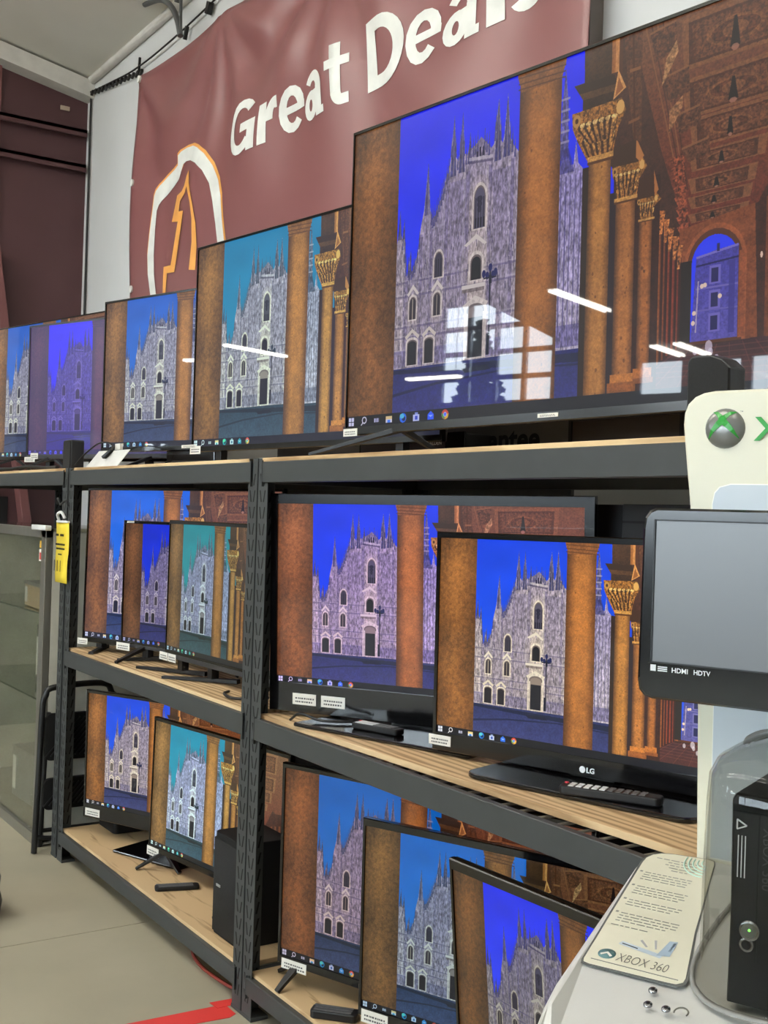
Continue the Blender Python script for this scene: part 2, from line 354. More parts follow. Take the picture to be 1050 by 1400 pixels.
    for k in range(3): line((.232 + k * .006, .49), (.232 + k * .006, .548), .003, (20, 18, 36))
    for a, b in ((.1640, .1865), (.2085, .2290)):
        fill([(a - .008, .722), ((a + b) / 2, .698), (b + .008, .722), (b + .004, .732), ((a + b) / 2, .71), (a - .004, .732)], (232, 220, 196))
        opening(a, b, .738, .814, .6, (30, 26, 36), .005)
    # street lamp
    line((.3635, .56), (.3635, .812), .0055, (14, 16, 40)); line((.361, .75), (.361, .815), .010, (14, 16, 40))
    for du, dv in ((-.015, .568), (0, .552), (.012, .568), (-.007, .575), (.006, .575)): fill(ell(.3635 + du, dv, .0042, .012), (14, 24, 84))
    line((.348, .582), (.377, .582), .004, (14, 16, 40)); line((.3635, .575), (.3635, .60), .011, (14, 16, 40))
    # ---- beyond the second pillar
    fill([(.500, .83), (.500, .31), (.506, .27), (.510, .31), (.514, .26), (.524, .27), (.530, .31), (.536, .31), (.5405, .245), (.546, .31), (.556, .33), (.575, .36), (.575, .83)], (150, 140, 178), carve, .6, c2=(188, 178, 188))
    for u in (.512, .522, .531, .541, .551, .56): line((u, .34), (u, .82), .004, (78, 70, 116), .7)
    fill(R(.50, .76, .575, .822), (110, 102, 144), carve, .6, alpha=.7)
    fill([(.5165, .030), (.523, .13), (.5255, .29), (.508, .29), (.511, .13)], (92, 88, 136), carve, .7)
    for v in (.118, .15, .18, .21, .24): line((.508, v), (.526, v), .007, (190, 180, 196), .7)
    fill([(.5, .33), (.5, .30), (.508, .26), (.5255, .26), (.533, .30), (.538, .33)], (52, 50, 116), carve, .5, alpha=.6)
    # ---- arcade on the right: back wall and vault
    fill([(.553, 0), (1, 0), (1, 1), (.60, 1), (.60, .30)], (84, 50, 30), grain, .3, c2=(60, 30, 22))
    fill([(.640, 0), (1, 0), (1, .46), (.905, .40), (.860, .53), (.755, .56), (.728, .48), (.700, .34), (.664, .12)], (124, 78, 46), orn, .25, c2=(112, 48, 28))
    fill([(.900, .42), (1, .40), (1, .90), (.86, .88), (.862, .52)], (70, 34, 20), grain, .4)
    for k in range(5): fill(R(.872 + k * .026, .52 - .01 * k, .882 + k * .026, .90), (122, 62, 32), grain, .3)
    coff = [(.748, .905, .034, .130), (.752, .898, .190, .262), (.765, .878, .292, .346), (.765, .852, .376, .410), (.765, .838, .440, .468), (.765, .831, .486, .508), (.766, .826, .528, .545)]
    for k, (a, b, c, d) in enumerate(coff):
        h = d - c
        fill([(a - .018, c - h * .22), (b + .02, c - h * .32), (b + .016, d + h * .14), (a - .012, d + h * .20)], (142, 88, 50), orn, .22)
        fill([(a - .006, c - h * .08), (b + .006, c - h * .14), (b + .004, d + h * .04), (a - .004, d + h * .07)], (88, 48, 27), orn, .3)
        fill([(a, c), (b, c - h * .06), (b - .004, d - h * .04), (a + .004, d)], (112, 66, 38), orn, .45)
        n = 12
        for j in range(n + 1):                                                          # bead moulding
            t = j / n; w = .0022
            fill(ell(a + (b - a) * t, d + h * .02, w, h * .05), (84, 42, 20)); fill(ell(a + (b - a) * t, c - h * .02, w, h * .05), (84, 42, 20))
        for j in range(6): fill(ell(a + .004, c + h * (j + .5) / 6, .0028, h * .05), (96, 50, 24)); fill(ell(b - .004, c + h * (j + .3) / 6, .0028, h * .05), (96, 50, 24))
        m = (a + b) / 2 - .008
        fill(ell(m, (c + d) / 2, (b - a) * .30, h * .36), (134, 82, 46), orn, .4); fill(ell(m, (c + d) / 2, (b - a) * .25, h * .28), (96, 54, 30), orn, .5); fill(ell(m, (c + d) / 2, (b - a) * .13, h * .2), (130, 80, 46), orn, .4)
        fill([(m - .002, c + h * .15), (m + .002, c + h * .15), (m + .008 * (1 if k < 2 else .6), d - h * .05), (m - .008 * (1 if k < 2 else .6), d - h * .05)], (34, 18, 14))
        fill(ell(m, d - h * .02, .006 if k < 2 else .003, h * .09), (190, 130, 100), alpha=.8)
    for k in range(4): line((.668 + .01 * k, .0), (.735 + .004 * k, .46), .004, (74, 40, 22) if k % 2 else (160, 100, 56), .7)
    for v0, v1 in ((.02, .10), (.15, .22), (.26, .31), (.35, .39)): 
        a = .672 + v0 * .18; fill([(a, v0), (a + .045, v0 - .012), (a + .048, v1 - .015), (a + .012, v1)], (104, 62, 36), orn, .5); line((a, v0), (a + .045, v0 - .012), .006, (164, 106, 60), .7)
    fill([(.705, .10), (.722, .06), (.726, .09), (.706, .15), (.698, .17)], (176, 126, 76), orn, .5); fill([(.712, .24), (.735, .21), (.735, .24), (.713, .30)], (168, 114, 68), orn, .5)
    for k in range(9): fill([(.716 + .002 * k, .37 + .026 * k), (.736 + .002 * k, .36 + .026 * k), (.742 + .001 * k, .385 + .026 * k), (.724 + .002 * k, .395 + .026 * k)], (142, 70, 40), orn, .8)
    # end wall with the arch and the house seen through it
    fill([(.735, .56), (.855, .53), (.862, .86), (.735, .86)], (140, 74, 36), grain, .3)
    fill(arch(.744, .844, .560, .86, 1.1), (170, 92, 46), grain, .25); fill(arch(.749, .838, .573, .86, 1.1), (98, 50, 26)); fill(R(.736, .645, .757, .855), (38, 24, 20)); 
    fill(arch(.756, .831, .588, .852, 1.05), (36, 78, 236))
    fill([(.764, .640), (.795, .628), (.831, .622), (.831, .852), (.757, .852)], (72, 70, 150), orn, .2, c2=(94, 88, 160))
    line((.764, .640), (.831, .624), .006, (130, 122, 190)); line((.764, .662), (.831, .654), .005, (30, 30, 84)); line((.764, .72), (.831, .72), .005, (120, 112, 176)); line((.764, .775), (.831, .778), .004, (110, 104, 170))
    fill(R(.797, .612, .801, .632), (40, 38, 84))
    for v in (.672, .734, .792):
        fill(R(.7855, v - .006, .8035, v + .040), (120, 114, 184)); fill(R(.789, v, .800, v + .036), (34, 34, 84))
    fill(R(.817, .66, .826, .84), (60, 58, 128), alpha=.8)
    for a, b in ((.774, .714), (.779, .712), (.762, .78), (.7605, .805), (.803, .745)): fill(ell(a, b, .0032, .006), (255, 226, 190))
    line((.768, .70), (.765, .83), .004, (206, 190, 200), .8); fill(R(.832, .64, .842, .855), (160, 84, 42), grain, .3); fill(ell(.866, .66, .002, .008), (255, 220, 180))
    # receding columns, far ones first
    for u0, u1, vt, vb, lit in ((.7275, .735, .66, .868, (132, 50, 30)), (.720, .728, .635, .873, (146, 58, 32)), (.711, .7195, .61, .880, (150, 62, 32)), (.7025, .7115, .585, .890, (142, 70, 32)), (.690, .704, .560, .915, (170, 92, 36))):
        fill(R(u0 - .003, vt - .03, u1 + .004, 1), (58, 24, 18)); shaft(u0, u1, vt, vb, (64, 28, 18), lit, False)
        fill([(u0 - .004, vt - .065), (u1 + .006, vt - .06), (u1 + .001, vt), (u0, vt)], (190, 112, 52), orn, .8)
    # floor of the arcade
    fill([(.60, 1), (.655, .945), (.735, .868), (.87, .858), (1, .90), (1, 1)], (66, 32, 36), grain, .2, c2=(92, 44, 36))
    for k in range(9): line((.74 + .02 * k, .864), (.62 + .05 * k, 1), .003, (126, 66, 54), .55)
    for k in range(6): line((.735 - .016 * k, .872 + .012 * k), (1, .872 + .016 * k), .003, (130, 72, 58), .5)
    for u, v, r in ((.787, .868, .006), (.79, .882, .004), (.765, .876, .004), (.80, .90, .004)): fill(ell(u, v, r, r * 2.6), (236, 226, 232), alpha=.75)
    def capital(u0, u1, v0, v1, s0, s1, seed):
        c = (u0 + u1) / 2
        fill([(u0, v0), (u1, v0 - .004), (u1 + .008, v0 + (v1 - v0) * .22), (u1 - .006, v0 + (v1 - v0) * .5), (s1 + .002, v1), (s0 - .001, v1), (u0 + .012, v0 + (v1 - v0) * .55), (u0 + .002, v0 + (v1 - v0) * .3)], (150, 98, 38), orn, .7, c2=(176, 112, 44))
        rs = np.random.RandomState(seed); h = v1 - v0; w = u1 - u0
        for row, (t0, t1, n_) in enumerate(((.94, .50, 5), (.66, .22, 6))):
            for j in range(n_):
                f = (j + .5 + .25 * (rs.rand() - .5)) / n_; tb, tt = v0 + h * t0, v0 + h * t1
                a = s0 + (s1 - s0) * f; b_ = u0 + w * (.06 + .88 * f); mid = a + (b_ - a) * (1 - t1) * .9; lw = w * .075
                fill([(a - lw * .5, tb), (mid - lw * 1.1, tt + h * .10), (mid - lw * .6, tt), (mid + lw * .9, tt + h * .02), (mid + lw * 1.2, tt + h * .12), (a + lw * .7, tb)], (74, 44, 18), orn, .5)
                fill([(a, tb), (mid - lw * .3, tt + h * .12), (mid, tt + h * .03), (mid + lw * .8, tt + h * .04), (mid + lw * .9, tt + h * .13), (a + lw * .5, tb)], (196, 140, 66), orn, .7, c2=(150, 98, 42))
                fill(ell(mid + lw * .3, tt + h * .05, lw * .8, h * .045), (232, 184, 104), orn, .5)
        fill(ell(u0 + w * .10, v0 + h * .16, w * .085, h * .12), (200, 146, 70)); fill(ell(u0 + w * .10, v0 + h * .16, w * .035, h * .05), (80, 46, 20)); fill(ell(u1 - w * .03, v0 + h * .14, w * .08, h * .13), (236, 180, 92))
        fill(R(s0 - .002, v1 - h * .10, s1 + .004, v1), (210, 152, 72), orn, .3); fill(R(s0 - .002, v1, s1 + .003, v1 + h * .05), (96, 56, 22))
    # third, second and first free-standing columns with their blocks
    fill(R(.650, .40, .700, 1), (60, 28, 18), grain, .3); fill(R(.690, .90, .70, 1), (60, 28, 18))
    shaft(.6635, .687, .500, .925, (60, 34, 20), (176, 106, 46)); capital(.659, .694, .452, .515, .664, .687, 3); fill([(.655, .40), (.690, .395), (.696, .44), (.690, .455), (.658, .455)], (72, 40, 20)); fill([(.688, .385), (.697, .44), (.690, .455)], (190, 118, 56))
    fill(R(.659, .905, .692, .93), (190, 112, 44), grain, .3); fill(R(.655, .93, .695, .945), (150, 84, 34), grain, .3)
    fill(R(.607, .33, .622, 1), (46, 30, 34)); fill(R(.6095, .335, .6155, .42), (26, 66, 226))
    shaft(.620, .6555, .435, .935, (62, 36, 20), (190, 120, 54)); capital(.611, .668, .348, .448, .619, .6555, 2)
    fill([(.606, .300), (.655, .290), (.668, .335), (.660, .352), (.612, .350), (.604, .335)], (70, 42, 22)); fill([(.655, .286), (.670, .34), (.662, .352), (.655, .34)], (196, 126, 62))
    fill(R(.617, .915, .659, .937), (204, 126, 52), grain, .3); fill(R(.612, .937, .664, .966), (160, 92, 38), grain, .3)
    fill(R(.555, .33, .571, 1), (48, 30, 20)); shaft(.566, .6085, .32, 1, (70, 42, 20), (206, 138, 62)); capital(.531, .627, .168, .318, .566, .609, 1)
    # block and cornice above the first column
    fill([(.5535, 0), (.606, 0), (.609, .092), (.620, .165), (.552, .168), (.552, .137), (.534, .090), (.5545, .090)], (82, 52, 26), grain, .3, c2=(60, 38, 20))
    fill([(.534, .090), (.612, .095), (.616, .12), (.545, .118)], (58, 36, 18)); fill([(.545, .118), (.616, .122), (.616, .140), (.552, .138)], (92, 60, 30), grain, .3)
    fill(R(.606, 0, .613, .09), (168, 104, 48), grain, .2); fill(R(.613, 0, .620, .09), (214, 144, 74), grain, .2); fill(R(.620, 0, .627, .10), (92, 50, 24))
    fill([(.619, .085), (.634, .140), (.610, .164)], (226, 158, 82), grain, .2); fill([(.620, .105), (.629, .140), (.614, .156)], (160, 98, 48))
    fill([(.628, 0), (.662, 0), (.664, .30), (.650, .29), (.640, .17)], (100, 60, 34), orn, .35); line((.645, 0), (.652, .29), .006, (84, 44, 20)); line((.640, .10), (.66, .10), .008, (150, 96, 54)); line((.640, .24), (.66, .235), .008, (138, 86, 48))
    # ---- second pillar and the left pillar
    shaft(.4200, .5090, .0, 1, (56, 32, 16), (182, 114, 50)); fill([(.414, .0), (.517, .0), (.516, .012), (.511, .036), (.508, .055), (.4225, .055), (.4205, .036), (.4155, .012)], (146, 90, 42), grain, .3)
    for v in (.018, .036, .052): line((.416, v - .008), (.516, v), .0045, (84, 48, 20), .7)
    sl = (slice(0, PH), slice(0, int(.1276 * PW)))
    k = (1 - .35 * np.abs(uu[sl] - .06) / .07)[..., None]; sp = 0.5 * S(420, 236, 21)[sl] + .5 * S(130, 74, 22)[sl]
    img[sl] = (col((160, 103, 49)) * k) * (1 + .55 * (sp - .5) + .35 * (soft[sl] - .5))[..., None]
    # ---- task bar
    fill(R(0, .963, 1, 1), (14, 14, 24)); m = .982; r = .0075
    for a in (-1, 1):
        for b in (-1, 1): fill(R(.0125 + a * .0042 - .0036, m + b * .0075 - .0062, .0125 + a * .0042 + .0036, m + b * .0075 + .0062), (236, 240, 252))
    fill(ell(.050, m - .003, .0068, .012), (240, 240, 246)); fill(ell(.050, m - .003, .0046, .0082), (14, 14, 24)); line((.0455, m + .006), (.041, m + .014), .004, (240, 240, 246))
    for a in (.078, .0845): fill(R(a, m - .006, a + .0045, m + .007), (200, 204, 226))
    fill(R(.090, m - .006, .0915, m + .007), (200, 204, 226))
    fill(R(.1105, m - .010, .1275, m + .011), (250, 224, 150)); fill(R(.1105, m + .0, .1275, m + .011), (244, 246, 250)); fill(R(.115, m + .003, .123, m + .011), (70, 150, 230))
    fill(ell(.157, m, .0088, .0156), (30, 130, 230)); fill(ell(.159, m + .002, .005, .008), (20, 40, 90)); fill(ell(.1545, m - .006, .006, .008), (90, 214, 220))
    fill(R(.184, m - .008, .200, m + .014), (214, 226, 252)); fill(R(.188, m - .014, .196, m - .008), (150, 170, 220)); fill(R(.1885, m - .003, .1955, m + .009), (60, 90, 190))
    fill([(.221, m - .004), (.229, m - .015), (.237, m - .004), (.237, m + .013), (.221, m + .013)], (50, 116, 240)); fill([(.223, m - .002), (.229, m + .005), (.235, m - .002)], (170, 206, 255))
    fill(ell(.265, m, .0088, .0156), (232, 80, 62)); fill([(.265, m), (.2738, m - .002), (.272, m + .011), (.265, m + .0156)], (250, 206, 70)); fill([(.265, m), (.263, m + .0156), (.257, m + .006), (.2565, m - .004)], (70, 176, 84)); fill(ell(.265, m, .0042, .0075), (240, 244, 252)); fill(ell(.265, m, .0032, .0057), (70, 130, 240))
    return np.clip(img, 0, 1)
# ---------------------------------------------------------------- the hall
CONCRETE = mat('concrete', (177, 171, 150), 0.55, 0, 0.35, 0.10, 1.6, 0.03, rough_var=0.08)
JOINT = mat('joint_dark', (60, 57, 50), 0.9)
WHITE_WALL = mat('white_wall', (214, 216, 216), 0.6, 0, 0.3, 0.03, 2)
FABRIC_CEILING = mat('ceiling_blanket', (222, 220, 212), 0.8, 0, 0.2, 0.05, 1.2, 0.15)
MAROON = mat('maroon_metal', (82, 54, 56), 0.5, 0, 0.4, 0.06, 3)
MAROON_TRIM = mat('maroon_trim', (118, 76, 76), 0.5, 0, 0.4, 0.05, 3)
TRIM_WHITE = mat('trim_white', (212, 210, 204), 0.6)
PANE = clear_glass('window_pane', (0.97, 0.98, 0.98))
X0, X1, YB, YF = -18.0, 5.0, 1.10, -12.0
roof = lambda y: 4.60 + 0.19 * (YB - y)
fl = struct(MB().box(X0, YF, -.12, X1, YB, -.02).obj('floor', JOINT), 'concrete shop floor in poured slabs')
xs = [X0, -15.0, -11.36, -7.72, -4.08, -.44, 3.2, X1]; ys = [YF, -8.5, -4.9, -1.3, YB]
for i in range(len(xs) - 1):
    for j in range(len(ys) - 1):
        MB().box(xs[i] + .002, ys[j] + .002, -.02, xs[i + 1] - .002, ys[j + 1] - .002, 0).obj('slab', CONCRETE, fl)
struct(MB().box(X0 - .1, YB, -.1, X1 + .1, YB + .12, 4.75).obj('wall_back', WHITE_WALL), 'white wall behind the banner')
struct(MB().box(X1, YF, -.1, X1 + .12, YB, 7.3).obj('wall_right', WHITE_WALL), 'white side wall')
struct(MB().box(X0 - .12, YF, -.1, X0, YB, 7.3).obj('wall_left', WHITE_WALL), 'white side wall')
m = MB(); m.prism([(YB + .12, roof(YB + .12)), (YB + .12, roof(YB + .12) + .12), (YF - .12, roof(YF - .12) + .12), (YF - .12, roof(YF - .12))], 'x', X0 - .1, X1 + .1)
struct(m.obj('ceiling', FABRIC_CEILING), 'sloping ceiling of pale grey insulation blanket')
m = MB(); m.tube([(X0, YB - .02, 4.585), (X1, YB - .02, 4.59)], .03, 8); struct(m.obj('trim_1', TRIM_WHITE), 'rolled white blanket edge along the top of the back wall')
# front wall with its windows: openings (x0, x1, z0, z1)
OPEN = [(-13.1, -12.5, 2.05, 2.66), (-11.9, -9.8, 3.60, 5.20), (-8.40, -7.70, 3.60, 4.12), (-7.62, -6.86, 3.56, 4.10), (-6.78, -5.80, 3.56, 4.12), (-3.6, 3.4, 1.75, 3.5)]
m = MB(); xcur = X0
for a, b, c, d in OPEN:
    m.box(xcur, YF - .15, -.1, a, YF, 7.3); m.box(a, YF - .15, -.1, b, YF, c); m.box(a, YF - .15, d, b, YF, 7.3); xcur = b
m.box(xcur, YF - .15, -.1, X1, YF, 7.3)
wf = struct(m.obj('wall_front', WHITE_WALL), 'white front wall with high windows')
struct(MB().box(X0, YF, 0, X1, YF + .03, 1.6).obj('added_dark_panel', mat('added_panel_dark', (58, 58, 62), .6)), 'dark panel added along the unseen front wall to keep screen reflections dark')  # added dark panel, so the screens mirror dark instead of white wall
FRAME_AL = mat('window_frame_grey', (150, 156, 164), 0.45, 0.3)
def window(n, a, b, c, d, nx, nz, label, cut=None):
    f = MB(); w = .035; yy0, yy1 = YF - .10, YF - .03
    for x in [a + (b - a) * i / nx for i in range(nx + 1)]: f.box(x - w / (1 if 0 < round((x - a) / (b - a) * nx) < nx else 1), yy0, c, x + w, yy1, d)
    for z in [c + (d - c) * i / nz for i in range(nz + 1)]: f.box(a, yy0, z - w, b, yy1, z + w)
    win = struct(f.obj('window_%d' % n, FRAME_AL), label)
    for i in range(nx):
        for j in range(nz):
            MB().box(a + (b - a) * i / nx, YF - .07, c + (d - c) * j / nz, a + (b - a) * (i + 1) / nx, YF - .064, c + (d - c) * (j + 1) / nz).obj('pane', PANE, win)
    if cut: MB().prism(cut, 'y', YF - .06, YF + .02).obj('panel', WHITE_WALL, win)
window(1, *OPEN[0], 2, 2, 'small low window')
window(2, *OPEN[1], 4, 4, 'big gridded window under the roof', [(-11.25, 5.26), (-9.74, 4.50), (-9.74, 5.26)])
window(3, *OPEN[2], 1, 1, 'high window'); window(4, *OPEN[3], 1, 1, 'high window'); window(5, *OPEN[4], 1, 1, 'high window'); window(6, *OPEN[5], 5, 2, 'wide band of windows added to bring in fill daylight')  # the wide band is added to throw soft daylight on kiosk and floor
# ground and a fir tree outside
struct(MB().box(-40, -60, -.3, 30, YF - .3, -.14).obj('ground', mat('asphalt', (120, 120, 118), .9)), 'asphalt yard outside')
tr = thing('fir_tree', 'dark fir tree standing outside behind the big gridded window', 'tree', (-18.6, -22.5, -1.2))
m = MB()
rnd = random.Random(4)
for k in range(40):
    z = 1.6 + k * .17; r = 2.0 * (1 - k / 42) ** .9; n = 13
    for i in range(n):
        a = 2 * math.pi * (i + rnd.random()) / n; l = r * (.55 + .55 * rnd.random()); w = .10 + .08 * r; zz = z + .25 * rnd.random()
        p = Vector((0, 0, zz)); q = Vector((l * math.cos(a), l * math.sin(a), zz - (.15 + .3 * rnd.random()) * l)); sd = Vector((-math.sin(a), math.cos(a), 0)) * w
        m.add([p, q - sd + Vector((0, 0, .12)), q, q + sd + Vector((0, 0, .10)), p + Vector((0, 0, .12))], [(0, 1, 2), (0, 2, 3), (0, 4, 1), (0, 3, 4)])
stuff(m.obj('branches', mat('fir_green', (40, 58, 40), .9, var=.3), tr))
MB().lathe([(.16, 0), (.12, 3), (.02, 8)], n=10).obj('trunk', mat('bark', (70, 55, 44), .9), tr)
# maroon end wall with its ribs, slanting column and roll-up door
struct(MB().box(-8.32, -1.1, 0, -8.2, YB, 5.1).obj('wall_inner', MAROON), 'maroon metal partition wall')
for z in (4.235, 3.985):
    m = MB(); m.box(-8.2, -1.1, z - .012, -8.13, YB - .02, z + .012); m.box(-8.145, -1.1, z - .04, -8.13, YB - .02, z + .012); struct(m.obj('trim_2', MAROON), 'maroon horizontal wall rib')
m = MB(); m.prism([(-1.1, roof(-1.1) - .14), (YB, roof(YB) - .14), (YB, roof(YB) - .02), (-1.1, roof(-1.1) - .02)], 'x', -8.2, -8.06); struct(m.obj('trim_3', TRIM_WHITE), 'pale trim where the partition meets the ceiling')
MB().box(-8.2, .44, 0, -8.17, .478, 4.7).obj('trim_4', MAROON_TRIM)['kind'] = 'structure'
tag(MB().box(-8.2, .90, 4.375, -8.188, .965, 4.405).obj('wall_plate', mat('tan_plate', (176, 158, 140), .6)), 'small tan plate high on the maroon partition', 'plate')
struct(MB().prism([(.86, 0), (.925, 0), (.808, 1.0), (.47, 3.32), (.41, 3.32), (.745, 1.0)], 'x', -8.16, -8.04).obj('trim_5', MAROON_TRIM, bevel=.006), 'slanting maroon steel column beside the roll-up door')
dr = MB(); z = 1.60
while z < 3.3: dr.box(-8.2, -.9, z, -8.165, .55 if z < 2.6 else .42, z + .078); z += .085
dr = struct(dr.obj('door_1', mat('door_white', (222, 222, 220), .5), bevel=.008), 'white ribbed roll-up door, half raised')
MB().box(-8.2, -.9, 0, -8.19, .62, 1.60).obj('opening', mat('doorway_shade', (12, 12, 14), .9), dr)  # black sheet painting the unlit depth below the raised door
# wire, conduit and pale wall strip
m = MB(); m.tube(spline([(-8.21, 1.07, 4.52), (-7.6, 1.07, 4.44), (-7.12, 1.07, 4.395), (-6.4, 1.07, 4.40), (-5.2, 1.07, 4.46), (-3, 1.07, 4.47)], 5), .006, 5)
wire = tag(m.obj('wire', CABLE), 'thin black wire stapled along the top of the white wall', 'wire')
rnd = random.Random(2)
for k in range(16):
    x = -8.2 + k * .072; z = 4.518 - (x + 8.21) * .145; MB().bar((x, 1.075, z - .012 - .01 * rnd.random()), (x + .05, 1.07, z - .006), .016, .02).obj('staple', CABLE, wire)
for p, q, ww, hh in (((-7.13, 1.07, 4.34), (-7.12, 1.07, 4.45), .014, .014), ((-6.40, 1.07, 4.33), (-6.37, 1.07, 4.40), .02, .02), ((-6.08, 1.07, 4.37), (-6.05, 1.07, 4.43), .03, .04)): MB().bar(p, q, ww, hh).obj('staple', CABLE, wire)
tag(MB().tube([(-8.09, 1.085, 4.56), (-8.09, 1.09, 0)], .008, 6).obj('wall_cable', CABLE), 'black cable running straight down the white wall in the corner', 'cable')
GREY_PIPE = mat('grey_pipe', (92, 94, 94), .45, .4)
m = MB(); m.tube(spline([(-6.75, .95, 4.63), (-6.50, .95, 4.57), (-6.33, .95, 4.47), (-6.235, .95, 4.36), (-6.18, .95, 4.25)], 6), .017, 10)
pp = tag(m.obj('conduit', GREY_PIPE), 'curved grey conduit coming down from the ceiling above the banner', 'pipe')
m = MB(); m.bar((-6.19, .95, 4.47), (-6.18, .95, 4.27), .014, .014); m.bar((-6.25, .95, 4.47), (-6.17, .95, 4.47), .03, .012); m.obj('bracket', GREY_PIPE, pp)
tag(MB().box(-2.96, 1.04, 2.2, -2.89, 1.10, 4.55).obj('wall_strip', mat('strip_grey', (112, 104, 100), .6)), 'grey vertical strip at the right edge of the banner', 'post')  # upright grey strip on the wall beside the banner

# ---------------------------------------------------------------- hanging strip lights
HOUSING = mat('lamp_housing', (236, 236, 232), .5)
TUBE_M = glow('tube_light', (255, 250, 240), TUBE)
def strip_light(loc, rz, L, label, grp):
    t = thing('strip_light', label, 'lamp', loc, rz, grp)
    MB().prism([(-.07, .02), (-.05, .09), (.05, .09), (.07, .02)], 'x', -L / 2, L / 2).obj('housing', HOUSING, t, bevel=.004)
    for s in (-.035, .035): MB().tube([(-L / 2 + .02, s, 0), (L / 2 - .02, s, 0)], .017, 8).obj('tube', TUBE_M, t)
    top = roof(loc[1]) - loc[2]
    for s in (-.4, .4): MB().tube([(L * s, 0, .09), (L * s, 0, top)], .004, 5).obj('hanger', GREY_PIPE, t)
G = 'strip lights hanging in the hall'
strip_light((-7.54, -8.94, 4.30), R(90), 1.30, 'hanging twin strip light over the aisle, reflected in the biggest television', G)
strip_light((-14.76, -10.5, 4.30), R(90), 1.45, 'hanging twin strip light at the far end of the hall', G)
strip_light((-7.42, -10.95, 4.02), R(90), .85, 'hanging strip light before the high windows', G)
strip_light((-7.08, -10.95, 4.02), R(90), .95, 'second hanging strip light before the high windows', G)
strip_light((-10.86, -10.5, 3.78), 0, 1.0, 'low hanging strip light under the gridded window', G)
for x, y, lb in ((-7.0, -2.3, 'added long strip light above the far end of the shelving'), (-4.4, -2.3, 'added long strip light above the middle of the shelving'), (-1.8, -2.3, 'added long strip light above the demo kiosk'), (.9, -2.3, 'added long strip light right of the demo kiosk'), (-5.7, -3.3, 'added long strip light in the second row, over the far end of the aisle'), (-3.0, -3.3, 'added long strip light in the second row, opposite the biggest television'), (-.3, -3.3, 'added long strip light in the second row, behind the viewer'), (-13.5, -3.0, 'added long strip light beyond the maroon partition')):
    strip_light((x, y, 4.9), 0, 2.3, lb, G)  # this row is added to brighten the aisle, outside the screen reflections
# ---------------------------------------------------------------- banner on the wall
VINYL = mat('maroon_vinyl', (136, 86, 86), 0.34, 0, 0.55, 0.04, 2, rough_var=0.05)
PRINT_WHITE = mat('print_white', (238, 240, 234), 0.4); PRINT_ORANGE = mat('print_orange', (246, 176, 92), 0.4)
def drape(x, z):
    """depth of the hanging vinyl: soft folds running down from the hung corners and points"""
    s = 0.0
    for cx, cz, ang, wl, amp in ((-7.0, 4.3, -0.45, .55, .016), (-5.7, 4.25, -1.1, .50, .017), (-4.5, 4.25, -1.9, .62, .017), (-3.0, 4.2, -2.5, .55, .014)):
        dx, dz = x - cx, z - cz; r = math.hypot(dx, dz) + 1e-6; a = math.atan2(dz, dx)
        s += 1.5 * amp * math.sin(a * 9 + ang * 3) * min(1, r / .5) * math.exp(-r / 1.6)
    s += .012 * math.sin(3.1 * x + 2.2 * z) + .010 * math.sin(1.3 * x - 4.1 * z + 1)
    s += .035 * math.exp(-((x + 5.0) ** 2 / .05 + (z - 3.93 - .5 * (x + 5.0)) ** 2 / .03)) 
    return 1.03 - .025 + max(-.06, min(.065, s))
ban = thing('hanging_banner', 'maroon vinyl banner with big white lettering hanging on the wall above the televisions', 'banner', (-5.1, 1.04, 2.3))
T = Matrix.Translation((5.1, -1.04, -2.3))
nx, nz = 120, 60; vs = []; fs = []
for j in range(nz + 1):
    for i in range(nx + 1):
        u = i / nx; x = -6.955 + u * 4.115; t = j / nz
        top = 4.262 - .125 * u - .020 * abs(math.sin(math.pi * u * 3.2))
        z = 2.30 + (top - 2.30) * t; vs.append((x + .05 * (1 - t) * (u < .02) * 0, drape(x, z), z))
for j in range(nz):
    for i in range(nx): a = j * (nx + 1) + i; fs.append((a, a + 1, a + nx + 2, a + nx + 1))
m = MB(); m.add(vs, fs, True); o = m.xf(T).obj('sheet', VINYL, ban); sd = o.modifiers.new('thick', 'SOLIDIFY'); sd.thickness = .003; sd.offset = 1
import bmesh
def lay_on(mb, name, material, lift):
    """cuts flat print finely and lays it on the draped vinyl"""
    bm = bmesh.new(); vv = [bm.verts.new(p) for p in mb.v]
    for f in mb.f:
        try: bm.faces.new([vv[i] for i in f])
        except ValueError: pass
    for ax, lo, hi in ((0, min(p[0] for p in mb.v), max(p[0] for p in mb.v)), (2, min(p[2] for p in mb.v), max(p[2] for p in mb.v))):
        k = lo + .04
        while k < hi:
            co = [0, 0, 0]; no = [0, 0, 0]; co[ax] = k; no[ax] = 1
            bmesh.ops.bisect_plane(bm, geom=bm.verts[:] + bm.edges[:] + bm.faces[:], plane_co=co, plane_no=no); k += .04
    for v in bm.verts: v.co.y = drape(v.co.x, v.co.z) - lift
    me = bpy.data.meshes.new(name); bm.to_mesh(me); bm.free(); me.transform(T); me.materials.append(material)
    for p in me.polygons: p.use_smooth = True
    o = bpy.data.objects.new(name, me); COL.objects.link(o); o.parent = ban; return o
SC = lambda pts: [(x * .9833, 1.55 + (z - 1.55) * .9833) for x, z in pts]
XZ = lambda pts: [(p[0], 0, p[1]) for p in pts]
